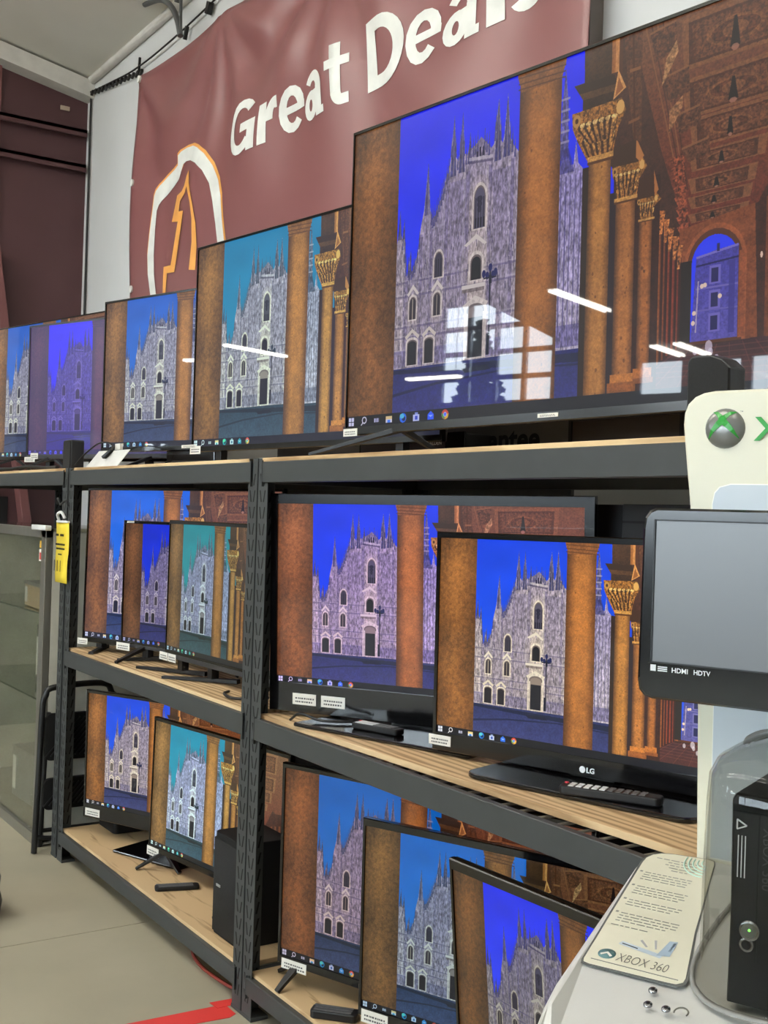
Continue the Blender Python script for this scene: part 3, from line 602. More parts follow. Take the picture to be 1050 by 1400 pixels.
for ch, a, b, z0, z1 in (('G', -5.565, -5.245, 3.385, 3.672), ('r', -5.215, -5.035, 3.385, 3.592), ('e', -5.025, -4.785, 3.380, 3.598), ('a', -4.775, -4.570, 3.380, 3.600), ('t', -4.550, -4.385, 3.382, 3.660), ('D', -4.262, -3.965, 3.385, 3.680), ('e', -3.955, -3.718, 3.380, 3.602), ('a', -3.700, -3.460, 3.380, 3.604), ('l', -3.418, -3.318, 3.384, 3.690), ('s', -3.295, -3.10, 3.380, 3.604)):
    t = fit(glyph(ch), a, b, z0, z1); t.v = [(p[0], 0, p[1]) for p in t.v]; lay_on(t, 'letter', PRINT_WHITE, .006)
EM = [(-6.412, 3.644), (-6.415, 3.587), (-6.47, 3.571), (-6.568, 3.553), (-6.682, 3.523), (-6.725, 3.5), (-6.741, 3.472), (-6.751, 3.375), (-6.767, 3.236), (-6.775, 3.11), (-6.755, 2.986), (-6.681, 2.80), (-6.599, 2.80), (-6.663, 2.971), (-6.688, 3.095), (-6.701, 3.259), (-6.7, 3.372), (-6.68, 3.405), (-6.646, 3.424), (-6.508, 3.464), (-6.391, 3.499), (-6.353, 3.545), (-6.33, 3.573), (-6.281, 3.578), (-6.199, 3.562), (-6.1, 3.522), (-6.002, 3.457), (-5.919, 3.367), (-5.874, 3.262), (-5.834, 3.127), (-5.77, 2.80), (-5.69, 2.80), (-5.753, 3.142), (-5.772, 3.265), (-5.816, 3.363), (-5.897, 3.464), (-5.994, 3.552), (-6.091, 3.608), (-6.189, 3.646), (-6.288, 3.661), (-6.371, 3.657)]
m = MB(); m.add(XZ([(x + (.014 if x > -6.25 else -.010), z + .014) for x, z in SC(EM)]), [tuple(range(len(EM)))]); lay_on(m, 'emblem_edge', PRINT_ORANGE, .005)
m = MB(); m.add(XZ(SC(EM)), [tuple(range(len(EM)))]); lay_on(m, 'emblem_outline', PRINT_WHITE, .0075)
NU = [(-6.202, 3.507), (-6.241, 3.479), (-6.27, 3.432), (-6.317, 3.410), (-6.409, 3.405), (-6.466, 3.259), (-6.353, 3.237), (-6.418, 2.991), (-6.526, 2.998), (-6.511, 2.80), (-6.475, 2.80), (-6.466, 2.951), (-6.355, 2.94), (-6.258, 3.282), (-6.35, 3.297), (-6.338, 3.356), (-6.249, 3.381), (-6.22, 3.417), (-6.147, 3.306), (-6.118, 3.208), (-6.116, 3.076), (-6.156, 2.922), (-6.076, 2.909), (-6.055, 3.039), (-6.065, 3.171), (-6.114, 3.299), (-6.18, 3.425)]
m = MB(); m.add(XZ(SC(NU)), [tuple(range(len(NU)))]); lay_on(m, 'emblem_numeral', PRINT_ORANGE, .0075)
for x, z in ((-6.925, 4.235), (-6.915, 3.578), (-6.915, 2.915)):
    m = MB(); m.prism([(x + .022 * math.cos(a), z + .022 * math.sin(a)) for a in np.linspace(0, 2 * math.pi, 12, endpoint=False)], 'y', drape(x, z) - .012, drape(x, z) + .002); m.xf(T).obj('grommet', PRINT_WHITE, ban)

# ---------------------------------------------------------------- steel shelving
PLY = wood('plywood_flat_sawn', (212, 182, 140), (140, 104, 70), 2.0, (.45, 1.5, 1), 11.0, .30)
CHIP = wood('ply_straight_grain', (224, 194, 150), (146, 110, 72), 7.0, (.16, 1.6, 1), 6.5)
ZT, ZM, ZB = (1.640, 1.7035), (.8535, .9194), (.0765, .1302)
TOP_Z, MID_Z, BOT_Z = 1.715, .931, .142
def rack(x0, x1, label, boards, wires=None):
    t = thing('shelving_unit', label, 'shelving', ((x0 + x1) / 2, .3, 0), 0, 'black steel shelving units')
    ox, oy = (x0 + x1) / 2, .3
    def post(px, sx, py, sy):
        m = MB(); w, d, th = .062, .058, .0025
        xa, xb = (px, px + w) if sx > 0 else (px - w, px)
        ya = py; yb = py + sy * d
        m.box(xa, min(ya, ya + sy * th), 0, xb, max(ya, ya + sy * th), 1.715)
        fx = (xa, xa + th) if sx > 0 else (xb - th, xb)
        m.box(fx[0], min(ya, yb), 0, fx[1], max(ya, yb), 1.715)
        m.box(xa - .003, min(ya, yb) - .001, 0, xb + .003, max(ya, yb) + .001, .012)
        p = m.xf(Matrix.Translation((-ox, -oy, 0))).obj('post', STEEL, t, bevel=.001, seg=1)
        s = MB()                                                   # slots punched in pairs that slant towards each other
        z = .05
        while z < 1.66:
            for q in (-1, 1):
                cx = (xa + xb) / 2 + q * .011; y = ya - sy * .0004
                a, b = cx + q * .0055, cx - q * .0035; h = .036; wd = .0032
                pts = [(b - wd, z), (b + wd, z), (a + wd, z + h), (a - wd, z + h)]
                s.prism(pts, 'y', y, y + sy * .001)
            xs_ = fx[1] if sx > 0 else fx[0]
            for q in (-1, 1):
                cy = ya + sy * (.032 + q * .011); pts = [(cy - q * .003 - .003, z), (cy - q * .003 + .003, z), (cy + q * .005 + .003, z + .036), (cy + q * .005 - .003, z + .036)]
                s.prism(pts, 'x', xs_ - .0005, xs_ + .0005)
            z += .051
        stuff(s.xf(Matrix.Translation((-ox, -oy, 0))).obj('slots', SLOT, p))
    for px, sx in ((x0, 1), (x1, -1)):
        post(px, sx, 0, 1); post(px, sx, .6, -1)
    for z0, z1 in boards['beams']:
        for y0, y1 in ((-.007, .026), (.574, .607)):
            m = MB(); m.prism([(y0, z0), (y1, z0), (y1, z1 - .012), (y1 - .012, z1 - .012), (y1 - .012, z1), (y0, z1)], 'x', x0 + .034 - ox, x1 - .034 - ox)
            m.v = [(p[0], p[1] - oy, p[2]) for p in m.v]; b = m.obj('beam', STEEL, t, bevel=.002, seg=1)
            for ex_, s in ((x0 + .034, 1), (x1 - .034, -1)):       # end plate with rivets
                m = MB(); e0, e1 = (ex_, ex_ + .004) if s > 0 else (ex_ - .004, ex_); m.box(e0 - ox, y0 - oy - .001, z0 - .012, e1 - ox, y1 - oy, z1 + .004)
                m.obj('end_plate', STEEL, b)
        for ex_ in (x0 + .012, x1 - .036): MB().box(ex_ - ox, .03 - oy, z0, ex_ + .024 - ox, .57 - oy, z1 - .01).obj('side_brace', STEEL, t)
    for (z, mt, y00, y01) in boards['boards']:
        m = MB(); m.prism([(x0 + .03 - ox, y00 - oy), (x1 - .03 - ox, y01 - oy), (x1 - .03 - ox, .585 - oy), (x0 + .03 - ox, .585 - oy)], 'z', z - .0165, z)
        m.obj('shelf_board', mt, t, bevel=.0015, seg=1)
    for z in boards.get('wires', []):
        m = MB(); x = x0 + .12
        while x < x1 - .1: m.tube([(x - ox, .0 - oy, z), (x - ox + .012, .58 - oy, z)], .0035, 6); x += .062
        m.tube([(x0 + .05 - ox, .2 - oy, z - .006), (x1 - .05 - ox, .2 - oy, z - .006)], .004, 6)
        stuff(m.obj('wire_deck', mat('zinc_wire', (150, 150, 146), .4, .7), t))
    # dark sheet across the back of the bay
    MB().box(x0 + .02 - ox, .612 - oy, .10, x1 - .02 - ox, .618 - oy, boards['back']).obj('back_sheet', mat('back_sheet_dark', (26, 26, 28), .7), t) if boards.get('back') else None
    return t
rack(-4.990, -3.193, 'black steel shelving unit in the middle with four rows of televisions, beside the glass showcase', {'beams': [ZT, ZM, ZB], 'boards': [(TOP_Z, CHIP, .0, .0), (MID_Z, CHIP, .010, .010), (BOT_Z, PLY, .010, .010)]})
rack(-3.187, -1.235, 'black steel shelving unit nearest the demo kiosk, with wire decking under its middle board', {'beams': [ZT, ZM, ZB], 'boards': [(TOP_Z, CHIP, -.004, -.004), (MID_Z, CHIP, .012, .075), (BOT_Z, PLY, .012, .012)], 'wires': [.908], 'back': 1.60})
rack(-6.90, -5.012, 'black steel shelving unit at the far left, standing around the glass showcase', {'beams': [ZT], 'boards': [(TOP_Z, CHIP, -.004, -.004)]})

# ---------------------------------------------------------------- televisions
desk = bpy.data.images.new('desktop_picture', PW, PH)
px = np.ones((PH, PW, 4), np.float32); px[..., :3] = paint_desktop()[::-1]; desk.pixels.foreach_set(px.ravel()); desk.update(); desk.pack()
def screen_mat(name, gain, tint, lift=.003, rough=.28, gloss=.015):
    """picture with the colour balance of one set: gain per channel, tint = shift of the blues to green and their own loss"""
    m = bpy.data.materials.new(name); m.use_nodes = True; N = m.node_tree.nodes; L = m.node_tree.links; b = N['Principled BSDF']
    tx = N.new('ShaderNodeTexImage'); tx.image = desk; tx.extension = 'EXTEND'
    sp = N.new('ShaderNodeSeparateColor'); cb = N.new('ShaderNodeCombineColor'); L.new(tx.outputs['Color'], sp.inputs[0])
    lift = lift if isinstance(lift, tuple) else (lift,) * 3
    def ma(op, a, k, c=0.0, clamp=False):
        n = N.new('ShaderNodeMath'); n.operation = op; n.use_clamp = clamp
        for i, v in enumerate((a, k, c)):
            if isinstance(v, (int, float)): n.inputs[i].default_value = v
            else: L.new(v, n.inputs[i])
        return n.outputs[0]
    blue = ma('SUBTRACT', sp.outputs[2], sp.outputs[0], clamp=True)
    r_ = ma('MULTIPLY_ADD', sp.outputs[0], gain[0], lift[0])
    g_ = ma('MULTIPLY_ADD', blue, tint[0], ma('MULTIPLY_ADD', sp.outputs[1], gain[1], lift[1]), True)
    b__ = ma('MULTIPLY_ADD', blue, -tint[1], ma('MULTIPLY_ADD', sp.outputs[2], gain[2], lift[2]), True)
    L.new(r_, cb.inputs[0]); L.new(g_, cb.inputs[1]); L.new(b__, cb.inputs[2])
    L.new(cb.outputs[0], b.inputs['Emission Color']); b.inputs['Emission Strength'].default_value = 1.0
    b.inputs['Base Color'].default_value = (.004, .004, .005, 1); b.inputs['Roughness'].default_value = rough + .05; b.inputs['Specular IOR Level'].default_value = .16
    b.inputs['Coat Weight'].default_value = 1.0; b.inputs['Coat Roughness'].default_value = gloss; b.inputs['Coat IOR'].default_value = 1.36
    return m
def television(pos, w, ang, shelf_z, bez, depth, grade, label, group, bez_mat=BLACK_GLOSS, low_mat=None, stickers=(), legs=(), stand=None, brand=None, thick=None):
    """pos: upper left corner of the lit area; ang: yaw, lean, roll; bez: left, right, top, bottom"""
    yw, tl, rl = ang; X, Y, Z = pos; h = w * 9 / 16
    cx, cy = X + math.cos(yw) * w / 2, Y + math.sin(yw) * w / 2
    t = thing('television', label, 'television', (cx, cy, shelf_z), yw, group)
    TL = Vector((-w / 2, 0, Z - shelf_z)); ex = Vector((1, 0, 0)); dn = Vector((0, -math.sin(tl), -math.cos(tl)))
    e2 = ex * math.cos(rl) + dn * math.sin(rl); d2 = dn * math.cos(rl) - ex * math.sin(rl); n = -e2.cross(d2)
    if n.y > 0: n = -n
    P = lambda x, y, k=0: TL + e2 * x + d2 * y + n * k                       # metres from the corner, k towards the viewer
    l, r, tp, b = bez; inv = t.matrix_basis.inverted()
    m = MB(); m.add([P(0, h), P(w, h), P(w, 0), P(0, 0)], [(0, 1, 2, 3)])
    m.obj('screen', screen_mat('screen_picture', *grade), t, uv=[(0, 0), (1, 0), (1, 1), (0, 1)])
    rect = lambda a, c, d, e, k: [P(a, e, k), P(d, e, k), P(d, c, k), P(a, c, k)]
    ro, ri = lambda k, g=0: rect(-l - g, -tp - g, w + r + g, h + b + g, k), lambda k: rect(0, 0, w, h, k)
    m = MB(); m.loft([ro(-.012), ro(.002), ro(.005, -.0025), ri(.005), ri(-.0015)], caps=False, smooth=False); m.obj('bezel', bez_mat, t)
    D = depth; gx, gy = .12 * w, .14 * h
    m = MB(); m.loft([ro(-.0015, -.001), ro(-.02, -.001), rect(gx * .4 - l, gy * .3 - tp, w + r - gx * .4, h + b - gy * .1, -D * .6), rect(gx, gy, w - gx, h - gy * .2, -D)], smooth=False)
    m.obj('back_cover', BLACK, t, bevel=.003)
    if low_mat:
        m = MB(); m.loft([rect(-l + .001, h + b * .35, w + r - .001, h + b, .0065), rect(-l + .001, h + b * .35, w + r - .001, h + b, .001)]); m.obj('lower_trim', low_mat, t)
    for (sx, sy, sw, sh, txt) in stickers:
        m = MB(); m.loft([rect(sx, sy, sx + sw, sy + sh, .0068), rect(sx, sy, sx + sw, sy + sh, .0055)], smooth=False); s = m.obj('price_sticker', PAPER, t)
        m = MB()
        for row in range(2):
            x = sx + sw * .12; rn = random.Random(int(sx * 1e4) + row)
            while x < sx + sw * .86:
                ww = sw * (.03 + .05 * rn.random()); m.add([P(x, sy + sh * (.5 + .3 * row), .0072), P(x + ww, sy + sh * (.5 + .3 * row), .0072), P(x + ww, sy + sh * (.36 + .3 * row), .0072), P(x, sy + sh * (.36 + .3 * row), .0072)], [(0, 1, 2, 3)]); x += ww * 1.45
        stuff(m.obj('print', mat('grey_ink', (74, 74, 76), .7), s))
    for (u, tip, kind) in legs:                                             # tip in metres in the frame of the hall
        A = P(u * w, h + b - .012, -.022); q = inv @ Vector((tip[0], tip[1], shelf_z + .005))
        m = MB()
        if kind == 'bar': m.bar((A.x, A.y, A.z), (A.x, A.y, q.z + .012), .035, .03); k = Vector((A.x, A.y, q.z + .006)); m.bar(k + (k - q) * .5, q, .024, .016, .022, .010)
        else: m.bar(A, q, .034, .016, .018, .010)
        m.obj('leg', BLACK if kind != 'gloss' else BLACK_GLOSS, t, bevel=.002)
    if stand:
        sw, sd, off, syaw, th, neckw, rad = stand; M = Matrix.Translation((off[0], off[1], 0)) @ Matrix.Rotation(syaw, 4, 'Z')
        m = MB(); m.prism(rrect(-sw / 2, -sd / 2, sw / 2, sd / 2, rad, 6), 'z', 0.001, th); m.xf(M).obj('base_plate', BLACK_GLOSS, t, bevel=.004)
        A = P(w / 2, h + b * .5, -.03); c = Vector((A.x, max(off[1], A.y) + .012, th))
        m = MB(); q = lambda p, ww, dd: [p + Vector((-ww / 2, -dd / 2, 0)), p + Vector((ww / 2, -dd / 2, 0)), p + Vector((ww / 2, dd / 2, 0)), p + Vector((-ww / 2, dd / 2, 0))]
        A2 = Vector((A.x, A.y, P(w / 2, h * .8).z)); m.loft([q(c, neckw * 1.25, .06), q(Vector((c.x, (c.y + A.y) / 2, c.z + .02)), neckw, .045), q(Vector((A.x, A.y, A2.z)), neckw, .04)], smooth=False); m.obj('neck', BLACK_GLOSS, t, bevel=.003)
    if brand:
        for txt, bx, by, bw, bh, bold in brand:
            tm = fit(text_mb(txt, bold), bx, bx + bw, 0, bh); k = .0068
            m = MB(); m.add([P(p[0], by - p[1], k) for p in tm.v], tm.f); m.obj('brand_lettering', mat('silver_print', (238, 240, 242), .5), t)
    if w == .8987:
        m = MB(); m.add([P(.436 + .008 * math.cos(a), .5345 + .008 * math.sin(a), .0068) for a in np.linspace(0, 2 * math.pi, 18, endpoint=False)], [tuple(range(18))]); m.obj('round_logo', MATS['silver_print'], t)
    return t
G1, G2, G3 = 'televisions on the top shelves', 'televisions on the middle shelves', 'televisions on the bottom shelves'
thin = (.006, .006, .006, .014)
TVS = {}
TVS['T0'] = television((-7.1748, .2215, 2.5936), 1.3624, (.2373, .0024, 0), TOP_Z, (.006, .006, .008, .020), .06, ((.75, .90, .95), (.08, .30), (.015, .015, .03)), 'big television at the far left end of the top shelf, cut off by the frame', G1, legs=[(.2, (-6.98, .06), 'v'), (.2, (-6.85, .42), 'v'), (.8, (-6.06, .12), 'bar')])
TVS['T1b'] = television((-6.335, .205, 2.429), 1.12, (.35, 0, 0), TOP_Z, (.010, .010, .012, .018), .05, ((.62, .80, .9), (.05, .2), .015), 'television on the top shelf squeezed between the far left one and the pale purple one', G1, legs=[(.15, (-6.24, .08), 'bar'), (.85, (-5.5, .42), 'bar')])
TVS['T1'] = television((-5.9705, .0964, 2.4581), 1.1621, (.3504, -.0102, 0), TOP_Z, (.008, .008, .010, .022), .05, ((.15, .13, .70), (-.01, -.34), (.06, .05, .13), .20, .06), 'television with a washed out purple picture behind the small black speaker', G1, bez_mat=GREY_TRIM, legs=[(.15, (-5.87, .03), 'v'), (.15, (-5.76, .25), 'v'), (.8, (-5.10, .25), 'v')], stickers=[(-.02, .665, .085, .026, ''), (.03, .645, .06, .03, '')])
TVS['T2'] = television((-5.0044, .15, 2.4558), 1.1436, (.2985, -.0007, -.0039), TOP_Z, (.010, .010, .010, .020), .055, ((.75, .90, .95), (.08, .30), (.015, .015, .03)), 'medium television on the top shelf above the yellow tag, behind the white sheet', G1, stand=(.62, .24, (.12, -.02), .0, .016, .30, .03))
TVS['T3'] = television((-4.0206, .15, 2.5255), 1.3172, (.1489, .003, -.0049), TOP_Z, (.008, .008, .010, .020), .06, ((.80, 1.0, 1.0), (.20, .52), (.015, .015, .032)), 'television with a pale teal sky on the top shelf, left of the biggest television', G1, legs=[(.12, (-3.93, .03), 'bar'), (.86, (-2.9, .10), 'bar')], stickers=[(-.01, .738, .07, .03, ''), (-.07, .732, .10, .012, '')])
TVS['T4'] = television((-2.9215, .15, 2.673), 1.543, (.145, .0116, -.0162), TOP_Z, (.007, .007, .010, .024), .06, ((.60, .58, .70), (-.02, -.22), .002), 'biggest television, at the right end of the top shelf, with bright windows mirrored in it', G1, legs=[(.14, (-2.90, .015), 'v'), (.14, (-2.66, .33), 'v'), (.86, (-1.50, .15), 'v'), (.86, (-1.45, .5), 'v')], stickers=[(-.008, .872, .062, .022, ''), (.74, .872, .065, .010, '')])
TVS['M1'] = television((-4.8854, .0606, 1.6198), 1.1236, (.3366, .0175, -.007), MID_Z, (.010, .010, .012, .022), .055, ((.80, .80, 1.0), (.10, .13), (.010, .012, .028)), 'wide television at the back of the middle shelf, behind two smaller ones', G2, legs=[(.08, (-4.70, .02), 'bar'), (.92, (-3.9, .35), 'bar')], stickers=[(-.035, .640, .065, .026, '')])
TVS['M2'] = television((-4.5423, .0964, 1.4861), .8596, (.2977, -.0005, 0), MID_Z, (.008, .008, .012, .020), .05, ((.50, .50, .78), (.0, .0), .003), 'dark brown looking television between two others on the middle shelf', G2, low_mat=GREY_TRIM, legs=[(.16, (-4.385, .012), 'v'), (.16, (-4.47, .05), 'bar'), (.85, (-3.86, .28), 'v')], stickers=[(-.03, .490, .085, .030, ''), (.015, -.010, .045, .008, '')])
TVS['M3'] = television((-4.1211, .1142, 1.4941), .8529, (.0446, .0045, 0), MID_Z, (.005, .006, .014, .026), .045, ((.62, .86, 1.10), (.25, .75), .010), 'pale television with olive pillars and teal sky in front on the middle shelf', G2, low_mat=GREY_TRIM, legs=[(.12, (-4.235, .045), 'bar'), (.40, (-3.955, .032), 'bar'), (.9, (-3.30, .06), 'v')], stickers=[(-.045, .490, .07, .03, ''), (.03, .490, .065, .03, '')])
TVS['M4'] = television((-3.1306, .0427, 1.5775), .9702, (.5104, -.0271, -.012), MID_Z, (.026, .030, .031, .088), .07, ((.84, .68, 1.05), (.0, .05), .0), 'thick framed glossy television at the back of the nearest middle shelf', G2, stand=(.62, .27, (.0, -.06), -.20, .012, .16, .01), stickers=[(.06, .575, .082, .034, ''), (.16, .575, .082, .034, '')], brand=[('Hisense', .73, .630, .085, .018, .03)])
TVS['M5'] = television((-2.4308, .15, 1.4978), .8987, (.2964, -.0053, -.0058), MID_Z, (.012, .014, .016, .046), .06, ((.98, .96, .92), (.02, -.05), .001), 'television on a wide black base in front on the nearest middle shelf', G2, stand=(.60, .30, (.05, -.015), -.02, .013, .10, .05), stickers=[(-.02, .512, .070, .026, '')], brand=[('LG', .447, .541, .021, .013, .03)])
TVS['B1'] = television((-4.8182, .0606, .7521), .8387, (.425, -.0031, -.0014), BOT_Z, (.012, .014, .014, .060), .06, ((.90, .90, .90), (.03, .0), .001), 'television with vivid blue sky at the left end of the bottom shelf', G3, stand=(.38, .22, (.05, -.01), -.05, .012, .12, .01), stickers=[(.004, .490, .085, .032, '')])
TVS['B2'] = television((-4.2886, .15, .7151), .8638, (.1505, .0189, -.001), BOT_Z, (.008, .008, .014, .022), .045, ((.88, 1.22, 1.55), (.28, 1.02), .004), 'washed out yellowish television on the bottom shelf, left of the black floor speaker', G3, legs=[(.10, (-4.262, .075), 'v'), (.10, (-4.13, .20), 'v'), (.88, (-3.62, .10), 'v')], stickers=[(-.012, .492, .085, .034, '')])
TVS['B3'] = television((-3.0284, .0426, .7901), .9973, (.3643, -.0128, .0054), BOT_Z, (.012, .012, .014, .024), .05, ((.60, .52, .64), (.10, .10), .002), 'reddish brown television at the left end of the nearest bottom shelf', G3, legs=[(.06, (-2.975, .005), 'v'), (.06, (-3.11, .09), 'v'), (.9, (-2.15, .2), 'v')], stickers=[(.008, .566, .095, .030, '')])
TVS['B4'] = television((-2.6074, .0606, .7165), .8653, (.3933, -.0047, -.0031), BOT_Z, (.010, .010, .020, .024), .05, ((.46, .60, .72), (.11, .12), .002), 'greenish brown television standing between two others on the nearest bottom shelf', G3, legs=[(.1, (-2.56, .03), 'v'), (.1, (-2.55, .22), 'v'), (.9, (-1.85, .2), 'v')], stickers=[(.004, .490, .085, .034, '')])
TVS['B5'] = television((-2.172, .0249, .7235), .8566, (.0232, -.0888, -.0099), BOT_Z, (.010, .010, .024, .026), .045, ((.42, .45, .48), (.0, -.50), .004), 'front television on the nearest bottom shelf, leaning forward beside the demo kiosk', G3, legs=[(.1, (-2.13, .02), 'v'), (.1, (-2.1, .14), 'v'), (.9, (-1.40, .03), 'v')])
# ---------------------------------------------------------------- things on and around the shelves
def remote(a, b, z, w, h, name, label, pale=False):
    a = Vector(a); b = Vector(b); d = b - a; L = d.length; yw = math.atan2(d.y, d.x); c = (a + b) / 2
    t = thing('remote_control', label, 'remote', (c.x, c.y, z), yw, 'television remotes')
    m = MB(); m.prism(rrect(-L / 2, -w / 2, L / 2, w / 2, .012, 4), 'z', 0.0005, h); m.obj('body', BLACK, t, bevel=.004)
    k = MB(); wk = MB(); rnd = random.Random(len(label))
    for i in range(10):
        for j in range(3):
            x = -L / 2 + L * (.12 + .078 * i); y = (-.3 + .3 * j) * w; tgt = wk if (pale and i < 5) else k
            tgt.box(x - .006, y - .0045, h - .0005, x + .006, y + .0045, h + .0016)
    k.obj('keys', mat('grey_keys', (96, 96, 98), .5), t)
    if pale: wk.obj('pale_keys', mat('white_keys', (228, 230, 232), .5), t)
    m = MB(); m.lathe([(.005, h - .0005), (.005, h + .002), (0.0001, h + .002)], (-L / 2 + .010, w * .3, 0), 10); m.obj('power_key', mat('red_key', (196, 40, 60), .5) if pale else mat('grey_keys', (96, 96, 98), .5), t)
    return t
remote((-1.930, .135, 0), (-1.735, .250, 0), MID_Z + .0135, .044, .020, 'r', 'long black remote with white keys lying on the wide black television base', True)
remote((-2.790, .130, 0), (-2.63, .180, 0), MID_Z + .0125, .042, .018, 'r', 'small black remote lying on the base of the thick framed television', True)
remote((-4.00, .045, 0), (-3.95, .200, 0), BOT_Z, .045, .016, 'r', 'black remote lying on the bottom board before the yellowish television')
remote((-2.800, .022, 0), (-2.70, .115, 0), BOT_Z, .048, .024, 'r', 'chunky black remote lying before the greenish brown television')
# floor speaker
t = thing('floor_speaker', 'tall black speaker standing at the right end of the bottom board', 'speaker', (-3.425, .145, BOT_Z))
m = MB(); m.prism(rrect(-.102, -.092, .102, .088, .022, 5), 'z', 0.001, .338, True); m.obj('cabinet', BLACK_MATT, t, bevel=.003)
m = MB(); m.prism(rrect(-.098, -.097, .098, -.06, .014, 5), 'z', .012, .318, True); m.obj('grille', mat('speaker_cloth', (24, 24, 25), .9, var=.3, scale=200), t)
MB().box(-.062, -.0995, .164, -.034, -.0965, .172).obj('badge', SILVER, t)
# satellite speakers on the top shelves
def satellite(loc, w, d, h, label, curved=False):
    t = thing('satellite_speaker', label, 'speaker', loc, 0, 'small speakers on the top shelves'); m = MB()
    if curved: pts = [(-w / 2, 0), (w / 2, 0), (w / 2, h * .82), (w * .30, h * .93), (w * .05, h * .99), (-w * .25, h), (-w * .42, h * .995), (-w / 2, h * .94)]
    else: pts = rrect(-w / 2, 0, w / 2, h, .012, 4)
    m.prism(pts, 'y', -d / 2, d / 2); m.obj('cabinet', mat('speaker_grey_black', (34, 36, 40), .5), t, bevel=.004)
    m = MB(); m.prism([(x * .92 + (w * .12 if curved else 0) * .3, h * .03 + z * .94) for x, z in pts], 'y', -d / 2 - .004, -d / 2 + .002); m.obj('grille', mat('speaker_cloth', (24, 24, 25), .9), t)
    return t
satellite((-5.165, .075, TOP_Z + .001), .105, .06, .132, 'small black box speaker before the purple television')
satellite((-1.448, .045, TOP_Z + .001), .100, .045, .150, 'small black speaker with a rounded top at the right end of the top shelf', True)
# leaning white sheet with a clip on dongle
t = thing('leaning_card', 'white glossy card leaning back on the top shelf with a black stick on it', 'card', (-4.72, .10, TOP_Z + .0025))
m = MB(); m.add([(-.19, -.055, .001), (.19, -.055, .001), (.215, -.012, .070), (-.150, -.012, .073)], [(0, 1, 2, 3)]); o = m.obj('card', mat('glossy_card', (226, 226, 222), .25), t); s_ = o.modifiers.new('thick', 'SOLIDIFY'); s_.thickness = .002
m = MB(); m.bar((.0, -.045, .040), (.03, -.022, .070), .026, .012); m.bar((.03, -.022, .070), (.02, -.01, .088), .012, .008); m.obj('stick', BLACK, t, bevel=.002)
m = MB(); m.tube(spline([(.02, -.01, .088), (-.04, -.01, .106), (-.14, -.02, .105), (-.24, -.045, .060), (-.32, -.06, .012)], 6), .0035, 6); m.obj('cable', CABLE, t)
m = MB(); m.box(.01, .0, .075, .07, .012, .100); m.obj('tag', PAPER, t)
# media box under the biggest television, dark carton, lettered sign
t = thing('media_box', 'flat black player standing behind the left foot of the biggest television', 'player', (-3.06, .52, TOP_Z), R(2))
MB().box(-.285, -.05, .001, .285, .055, .092).obj('case', BLACK_MATT, t, bevel=.004)
MB().box(.20, -.054, .002, .285, -.048, .098).obj('end_panel', BLACK_GLOSS, t, bevel=.002)
MB().box(-.27, -.053, .04, .19, -.0505, .084).obj('display', mat('display_dusky', (52, 46, 58), .3), t)
tm = fit(text_mb('ROYALDEN', .02), .075, .175, .060, .072); m = MB(); m.add([(p[0], -.0545, p[1]) for p in tm.v], tm.f); m.obj('lettering', mat('silver_print', (196, 198, 202), .4), t)
t = thing('sign_board', 'grey sign board with black lettering standing at the back of the top shelf', 'sign', (-3.30, .625, 1.60))
MB().box(-.94, 0, 0, .84, .012, .275).obj('board', mat('sign_grey', (92, 90, 86), .6), t)
for s, a, b, z0, z1 in (('Guarantee', .235, .70, .160, .232), ('LOW', -.20, -.03, .160, .205)):
    tm = fit(text_mb(s, .03), a, b, z0, z1); m = MB(); m.add([(p[0], -.001, p[1]) for p in tm.v], tm.f); m.obj('lettering', INK, t)
t = thing('flat_carton', 'dark brown flat carton with black edges at the back right of the top shelf', 'carton', (-2.23, .60, TOP_Z))
MB().box(-.215, 0, .001, .205, .03, .130).obj('carton', mat('dark_brown_card', (66, 56, 50), .7), t)
m = MB()
for a, b, c, d in ((-.217, .0, .208, .014), (-.217, .118, .208, .132), (-.217, 0, -.205, .132), (.195, 0, .208, .132)): m.box(a, -.004, b, c, .0, d)
m.obj('edge_tape', BLACK, t)
t = thing('upright_carton', 'dark grey upright carton behind the television on the wide base', 'carton', (-1.75, .585, MID_Z))
MB().box(-.45, -.015, .001, .45, .015, .67).obj('box', mat('charcoal_card', (46, 46, 48), .6), t, bevel=.003)
m = MB()
for z in (.18, .40, .56, .62): m.box(-.45, -.0165, z, .45, -.0152, z + .006)
m.obj('seams', BLACK, t)
